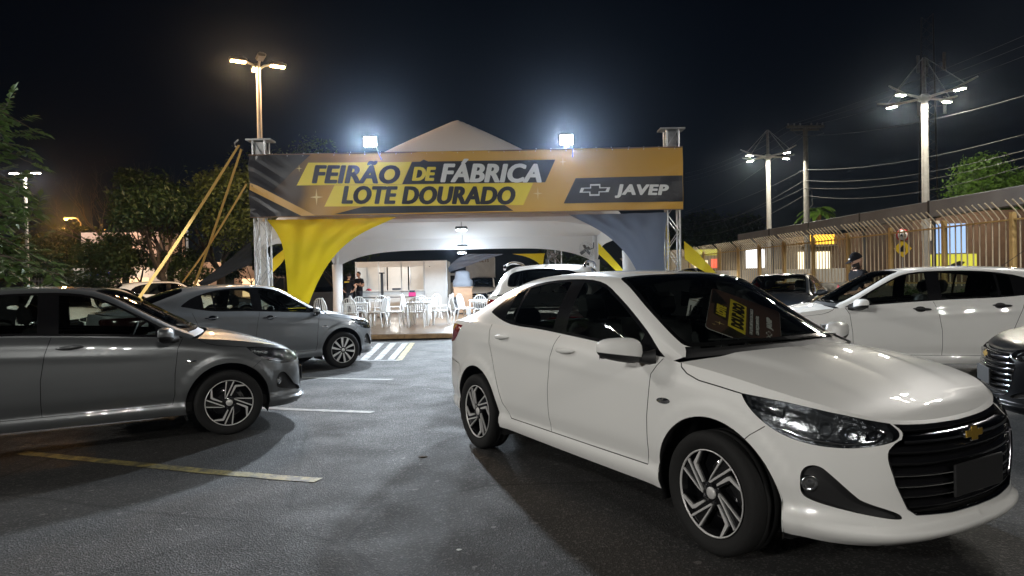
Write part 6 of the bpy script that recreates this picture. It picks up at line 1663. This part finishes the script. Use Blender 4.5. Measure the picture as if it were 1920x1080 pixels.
# low fence of bars at far left
bf = empty('lot_fence', (0, 0, 0), 0, 'dark metal fence behind the cars at far left', 'fence')
a_, b_ = at(60, 540, 43), at(205, 540, 43)
bar_me = MB().box((0, 0, 1.1), (.03, .03, 2.2)).mesh('bar')
for k in range(24):
    x = a_.x + (b_.x - a_.x) * k / 23; link('bar', bar_me, bf, 'pole_dark', (x, 43, 0))
for z in (.3, 2.0): MB().box(((a_.x + b_.x) / 2, 43, z), (b_.x - a_.x, .04, .05)).build('rail', 'pole_dark', bf)

# ---------------------------------------------------------------- bank, fence and beam on the right
NS, N0 = 2.8, 11.0
def fence_pt(n, off=0.0):
    dep = NS * (N0 - n); px = 869 + 7219 / (N0 - n); q = at(px, 512, dep); return Vector((q.x + off, q.y, 0))
FA, FB = fence_pt(5.5), fence_pt(-14)
fdir = (FB - FA).normalized(); fn_ = Vector((-fdir.y, fdir.x, 0))
if fn_.x > 0: fn_ = -fn_                     # towards the lot
mat('soil', (.045, .036, .024), .95, bump=.8, bscale=6, var=.5, vscale=2.5); mat('stone', (.26, .24, .20), .85, bump=.5, bscale=9, var=.3); mat('kerb', (.34, .33, .30), .8, bump=.2, bscale=30, var=.2)
BKZ = .95
rows = []
for i in range(90):
    p = FA.lerp(FB, i / 89); row = []
    for o_, z in ((5.2, -.02), (4.9, .05), (4.2, .22), (3.0, .48), (1.8, .74), (.7, .93), (-.3, BKZ), (-3, BKZ), (-60, BKZ)):
        q = p + fn_ * o_; row.append((q.x, q.y, z + (rng.normal() * .035 if .04 < z < .94 else 0)))
    rows.append(row)
struct(MB().grid(rows).build('bank', 'soil'))
MB_k = MB()
for k in range(30):
    p = FA + fdir * (k * 1.0 + .5) + fn_ * 5.2
    MB_k.box((p.x, p.y, .06), (.12, .97, .16), rz=math.atan2(fdir.y, fdir.x) - math.pi / 2, bev=.015)
struct(MB_k.build('kerb', 'kerb'))
# ground cover on the bank
cs = []; rs = []
for k in range(220):
    p = FA.lerp(FB, rng.random() ** 1.2 * .8) + fn_ * rng.uniform(.2, 3.6); o_ = (p - FA).dot(fn_); z = .95 - .19 * max(0, o_ - .5)
    cs.append((p.x, p.y, z + .02)); rs.append(rng.uniform(.10, .26))
o = link('ground_cover', leaves_mesh('ground_cover', cs, rs, 16000, .05, .8, 33, .3), None, 'leaf_mid'); tag(o, 'low green ground cover plants on the bank below the fence', 'plants', kind='stuff')
for k, (px, py, dep, s) in enumerate(((1548, 541, 20, .55), (1575, 538, 21, .45), (1530, 546, 19, .5), (1516, 552, 18, .38), (1592, 536, 23, .5))):
    p = at(px, py, dep); r = random.Random(k); bm = bmesh.new(); bmesh.ops.create_icosphere(bm, subdivisions=2, radius=s * .5)
    for v in bm.verts: v.co = Vector((v.co.x * 1.3, v.co.y, v.co.z * .7)) * (1 + r.uniform(-.12, .12))
    me = bpy.data.meshes.new('boulder'); bm.to_mesh(me); bm.free(); o = link('boulder', me, None, 'stone', p)
    tag(o, ('pale boulder on the bank nearest the dark car', 'pale boulder right of the middle of bank', 'boulder by the dark car mirror', 'small boulder lowest on the bank', 'boulder on the bank next to the man')[k], 'boulder', 'boulders on the bank')

mat('fence_tan', (.62, .43, .18), .55, .1, var=.1); mat('fence_bar', (.74, .64, .48), .5, .1); mat('beam_grey', (.27, .29, .32), .5, .15, var=.12, vscale=1.5); mat('seam', (.05, .05, .05), .6)
fence = empty('boundary_fence', (0, 0, 0), 0, 'tall tan barred fence with outward bent tops along the bank', 'fence')
FZ = BKZ; FT = 3.05
post_me = MB().box((0, 0, (FT - FZ) / 2), (.14, .14, FT - FZ + .2), bev=.01).mesh('post')
ang = math.atan2(fdir.y, fdir.x)
top_off = fn_ * .45
barm = MB().tube([(0, 0, 0), (0, 0, FT - FZ - .05), tuple(top_off * .35 + Vector((0, 0, FT - FZ + .14))), tuple(top_off + Vector((0, 0, FT - FZ + .42)))], .022, 6).mesh('bar')
nb = 0
for n in range(5, -13, -1):
    a, b = fence_pt(n), fence_pt(n - 1)
    link('post', post_me, fence, 'fence_tan', (a.x, a.y, FZ), (0, 0, ang))
    for z in (FZ + .12, FT - .12):
        m_ = (a + b) / 2; MB().box((0, 0, 0), ((b - a).length, .05, .05)).build('rail', 'fence_tan', fence, (m_.x, m_.y, z), (0, 0, math.atan2((b - a).y, (b - a).x)))
    kk_ = 11
    for k in range(1, kk_):
        q = a.lerp(b, k / kk_); nb += 1
        if nb > 290: break
        link('bar', barm, fence, 'fence_bar', (q.x, q.y, FZ))
# grey sheet-metal beam on dark posts just behind the fence
beam = empty('metal_beam', (0, 0, 0), 0, 'long grey sheet metal fascia running above the fence', 'fascia')
BA = at(1372, 446, NS * 14.35); BB = fence_pt(5.5); bz0, bz1 = 3.38, 3.95
nsg = 6
for k in range(nsg):
    A2 = Vector((BA.x, BA.y, 0)).lerp(BB, k / nsg) - fn_ * .55; B2 = Vector((BA.x, BA.y, 0)).lerp(BB, (k + 1) / nsg) - fn_ * .55; m_ = (A2 + B2) / 2; ln = (B2 - A2).length
    MB().box((0, 0, 0), (ln - .02, .35, bz1 - bz0), bev=.02).build('panel', 'beam_grey', beam, (m_.x, m_.y, (bz0 + bz1) / 2), (0, 0, math.atan2((B2 - A2).y, (B2 - A2).x)))
    MB().box((0, 0, 0), (.07, .40, bz1 - bz0 + .05)).build('joint', 'seam', beam, (A2.x, A2.y, (bz0 + bz1) / 2), (0, 0, ang))
    MB().tube([(A2.x, A2.y, BKZ), (A2.x, A2.y, bz0)], .07, 8).build('post', 'pole_dark', beam)

# ---------------------------------------------------------------- street side behind the fence
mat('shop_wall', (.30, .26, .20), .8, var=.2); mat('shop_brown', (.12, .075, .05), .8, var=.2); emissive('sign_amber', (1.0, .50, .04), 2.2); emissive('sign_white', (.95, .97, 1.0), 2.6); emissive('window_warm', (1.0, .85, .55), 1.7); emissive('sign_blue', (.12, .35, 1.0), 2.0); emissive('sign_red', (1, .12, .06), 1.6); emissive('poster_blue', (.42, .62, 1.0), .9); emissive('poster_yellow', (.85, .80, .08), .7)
street = struct(MB().box((0, 0, 0), (26, 90, .02)).build('street', 'asphalt_far', None, (at(1640, 520, 50).x + 3, 55, BKZ + .02), (0, 0, ang - math.pi / 2))) if False else None
def bd(px, dep, w, h, dp, m, name, label, cat='building', z=BKZ, rz=0.0):
    q = at(px, 510, dep); t = empty(name, (q.x, q.y, z), rz, label, cat, 'street side buildings'); MB().box((0, dp / 2, h / 2), (w, dp, h), bev=.02).build('wall', m, t); return t
def face(t, x, z, w, h, m, name, y=-.04, th=.06): return MB().box((x, y, z), (w, th, h), bev=.005).build(name, m, t)
t = bd(1590, 50, 9.5, 3.4, 6, 'shop_wall', 'petrol_shop', 'shop with glowing amber canopy band behind the fence')
face(t, .2, 3.05, 7.2, .72, 'sign_amber', 'canopy_band', -1.2, .4); MB().box((.2, -.6, 2.65), (7.4, 2.2, .10)).build('canopy', 'shop_wall', t)
for x in (-3.2, -1.9, -.6, .7, 2.0, 3.3): face(t, x, 1.55, 1.05, 1.35, 'window_warm' if x < 1 else 'pane', 'window')
for x in (-2.4, .1, 2.6): face(t, x, .35, 1.6, .35, 'sign_amber' if x > 2 else 'kiosk_white', 'counter', -.2)
lamp_light(t, (0, -3.0, 2.3), 600, (1, .75, .4), .3)
t = bd(1462, 54, 6.4, 3.2, 6, 'shop_wall', 'corner_shop', 'shop with white and blue lit windows left of amber canopy')
face(t, -1.9, 1.9, 1.6, 1.5, 'sign_white', 'lit_window'); face(t, .2, 2.0, .8, 1.1, 'sign_blue', 'blue_sign'); face(t, 1.6, 1.9, 1.3, 1.3, 'window_warm', 'lit_window'); face(t, .3, 2.75, 2.6, .22, 'window_warm', 'lit_band')
lamp_light(t, (0, -3.0, 2.8), 300, (.95, .95, 1), .3)
t = bd(1333, 60, 7.0, 3.0, 6, 'shop_wall', 'far_shop', 'far shop with yellow band and red white sign right of truss')
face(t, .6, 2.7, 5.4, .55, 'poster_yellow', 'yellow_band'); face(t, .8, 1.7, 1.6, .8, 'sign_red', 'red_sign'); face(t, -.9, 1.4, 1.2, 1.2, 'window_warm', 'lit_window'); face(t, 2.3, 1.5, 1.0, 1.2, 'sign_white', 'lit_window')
t = bd(1830, 34, 6.4, 3.6, 5, 'shop_brown', 'corner_house', 'brown walled building with blue and yellow poster at right')
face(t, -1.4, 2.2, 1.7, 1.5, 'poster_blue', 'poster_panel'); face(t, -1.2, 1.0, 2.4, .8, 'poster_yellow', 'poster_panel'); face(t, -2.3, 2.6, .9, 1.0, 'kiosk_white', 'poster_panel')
ds_ = MB(); ds_.prism([(-2.2, .3), (-1.2, .35), (-.6, 1.0), (-.9, 1.05), (-1.8, .7)], -.09, -.075); ds_.build('poster_shape', 'print_black', t)
lamp_light(t, (.3, -2.5, 3.0), 140, (1, .8, .55), .2)
t = bd(1700, 44, 5.0, 3.4, 5, 'shop_brown', 'brick_house', 'dim brown building between amber shop and poster wall')
face(t, -.6, 1.6, 1.2, 1.5, 'pane', 'window'); face(t, 1.2, 1.2, .9, 2.1, 'pane', 'door')
# white low wall and road behind the bars
lw = tag(MB().box((0, 0, .45), (24, .2, .9), bev=.02).build('street_wall', 'kiosk_white', None, (at(1560, 510, 40).x, 40, BKZ - .05), (0, 0, R(-6))), 'low white wall across the street behind the bars', 'wall')
# traffic signs
p = at(1692, 470, 31); t = empty('road_sign', (p.x, p.y, BKZ), 0, 'round speed sign above a yellow warning diamond behind the fence', 'sign')
mat('sign_face_yellow', (.80, .55, .03), .4); mat('sign_rim', (.5, .03, .03), .4)
MB().tube([(0, 0, 0), (0, 0, 2.2)], .03, 8).build('pole', 'galvanised', t); z1 = at(1692, 441, 31).z - BKZ; z2 = at(1692, 466, 31).z - BKZ
MB().lathe([(.001, -.035), (.30, -.035), (.30, -.025)], 24, 'Y', (0, 0, z1)).build('round_plate', 'sign_rim', t); MB().lathe([(.001, -.040), (.23, -.040), (.23, -.036)], 24, 'Y', (0, 0, z1)).build('round_face', 'print_white', t); link('lettering', text_mesh('40', .2, .006, 0, .001), t, 'print_black', (-.13, -.046, z1 - .1))
MB().prism([(0, z2 - .42), (.42, z2), (0, z2 + .42), (-.42, z2)], -.035, -.025).build('diamond_plate', 'sign_face_yellow', t); MB().prism([(-.12, z2 - .15), (.12, z2 - .15), (.12, z2 + .02), (0, z2 + .16), (-.12, z2 + .02)], -.041, -.037).build('symbol', 'print_black', t)
# cars on the street
bgs = 'cars on the street behind the fence'
q = at(1338, 520, 40); sc_ = place_car('hatch', (q.x, q.y, .55), R(-75), 'paint_silver', 'pale car with lit headlights behind the far end of fence', bgs, glass_m='car_glass_dark')
emissive('headlamp_lit', (1, .95, .85), 60)
for sg in (-1, 1): MB().lathe([(.001, .80), (.07, .79), (.09, .74)], 14, 'X', (0, sg * .62, .70)).build('lit_headlight', 'headlamp_lit', sc_)
q = at(1640, 520, 43); place_car('hatch', (q.x, q.y, BKZ - .3), R(170), 'paint_silver', 'grey car passing behind the bars near the amber shop', bgs, glass_m='car_glass_dark')

# ---------------------------------------------------------------- utility pole, mast, wires
p = at(1510, 236, 45); t = empty('utility_pole', (p.x, p.y, 0), 0, 'concrete utility pole with crossarm and insulators beyond the fence', 'utility pole')
MB().tube([(0, 0, 0), (0, 0, p.z)], [.22, .15], 10).build('pole', 'concrete', t); MB().box((0, 0, p.z - .05), (2.5, .14, .16)).build('crossarm', 'concrete', t); MB().box((.1, .3, p.z - .20), (1.9, .12, .12)).build('crossarm', 'concrete', t)
for x in (-1.15, -.75, -.35, .4, .8, 1.15): MB().lathe([(.03, 0), (.06, .05), (.04, .09), (.06, .13), (.001, .18)], 10, 'Z', (x, 0, p.z + .03)).build('insulator', 'galvanised', t)
for x in (-1.0, .9): MB().tube([(x, 0, p.z - .1), (x + .3, -.1, p.z - .55), (.1, -.1, p.z - .8)], .02, 5).build('cable_loop', 'pole_dark', t)
MB().tube([(-.2, -.15, p.z - 4.2), (.3, -.15, p.z - 4.4), (.35, -.15, p.z - 5.3), (.1, -.15, p.z - 5.6)], .025, 5).build('cable_loop', 'pole_dark', t)
UP = p
p = at(1742, 30, 78); t = empty('lattice_mast', (p.x, p.y, 0), 0, 'dark lattice telecom mast rising behind the nearer street light', 'mast'); hh = p.z; lt = MB()
mat('mast_steel', (.10, .085, .08), .6, .3)
for k in range(3):
    a = k * 2.094 + .5; MB().tube([(1.45 * math.cos(a), 1.45 * math.sin(a), 0), (.75 * math.cos(a), .75 * math.sin(a), hh)], .07, 6).build('leg', 'mast_steel', t)
for i in range(30):
    for k in range(3):
        a, b = k * 2.094 + .5, (k + 1) * 2.094 + .5; z0, z1 = hh * i / 30, hh * (i + 1) / 30; r0, r1 = 1.45 - .7 * i / 30, 1.45 - .7 * (i + 1) / 30
        lt.tube([(r0 * math.cos(a), r0 * math.sin(a), z0), (r1 * math.cos(b), r1 * math.sin(b), z1)], .03, 4, caps=False)
lt.build('lacing', 'mast_steel', t)['kind'] = 'stuff'
for k in range(3):
    for z in (.82, .66):
        a = k * 2.094 + 1.2; MB().box((1.5 * math.cos(a), 1.5 * math.sin(a), hh * z), (.3, .22, 2.0), rz=a, bev=.03).build('antenna', 'galvanised', t); MB().tube([(.8 * math.cos(a), .8 * math.sin(a), hh * z), (1.5 * math.cos(a), 1.5 * math.sin(a), hh * z)], .04, 5).build('antenna_arm', 'mast_steel', t)
mat('wire', (.16, .16, .16), .5, .2)
def wire(a, b, sag, label, r=.009):
    a, b = Vector(a), Vector(b); pts = [a.lerp(b, t_) - Vector((0, 0, sag * 4 * t_ * (1 - t_))) for t_ in np.linspace(0, 1, 22)]
    o = MB().tube(pts, r, 5, caps=False).build('power_wire', 'wire'); return tag(o, label, 'wire', 'overhead wires on the right')
ws_ = ['highest', 'second', 'third', 'fourth', 'fifth', 'sixth']
for k, (dx, y1, y2) in enumerate(((-1.1, 60, 325), (-.4, 80, 333), (.8, 102, 341))):
    src = UP + Vector((dx, 0, .1)); wire(at(2000, y1 - 28, 24), src, .25, '%s power wire from the crossarm to the right picture edge' % ws_[k]); wire(src, at(1285, y2, 62), .5, '%s power wire from the crossarm toward the banner' % ws_[k])
for k, (y1, ym, y2, sg) in enumerate(((158, 316, 418, .5), (232, 372, 420, .5), (262, 384, 452, .6), (275, 390, 440, .6), (288, 396, 462, .8))):
    m_ = at(1508, ym - 62 + 8 * k, 45); wire(at(1990, y1, 26), m_, sg, '%s telephone cable from the utility pole to the right edge' % ws_[k], .009); wire(m_, at(1284, y2 - 20, 66), sg, '%s telephone cable from the utility pole to the left' % ws_[k], .010)
# ---------------------------------------------------------------- litter
for k, (px, py, s, m_, lab) in enumerate(((792, 856, .034, 'bark', 'dark dry leaf on the asphalt between the cars'), (861, 1031, .014, 'paper', 'pale scrap of paper on asphalt near the white sedan shadow'))):
    q = ground_pt(px, py); r = random.Random(k + 5); bm = bmesh.new(); bmesh.ops.create_icosphere(bm, subdivisions=1, radius=s)
    for v in bm.verts: v.co = Vector((v.co.x * r.uniform(.8, 1.5), v.co.y * r.uniform(.6, 1.1), v.co.z * .16 * r.uniform(.4, 1.8)))
    me = bpy.data.meshes.new('litter'); bm.to_mesh(me); bm.free(); o = link('litter' if k < 2 else 'pebble', me, None, m_, (q.x, q.y, gz(q.x) + s * .12)); tag(o, lab, 'litter' if k < 2 else 'pebble')
# ---------------------------------------------------------------- haze volume added for lamp halos, standing in for lens glow
hz = bpy.data.materials.new('haze'); hz.use_nodes = True; hz.node_tree.nodes.clear()
vo = hz.node_tree.nodes.new('ShaderNodeVolumePrincipled'); vo.inputs['Density'].default_value = .00030; vo.inputs['Anisotropy'].default_value = .94; vo.inputs['Color'].default_value = (.62, .76, 1, 1)
oo = hz.node_tree.nodes.new('ShaderNodeOutputMaterial'); hz.node_tree.links.new(vo.outputs[0], oo.inputs['Volume'])
MATS['haze'] = hz
o = MB().box((0, 170, 18), (610, 470, 38)).build('haze', 'haze'); tag(o, 'thin haze volume added over the lot to give the lamps halos', 'haze', kind='stuff')
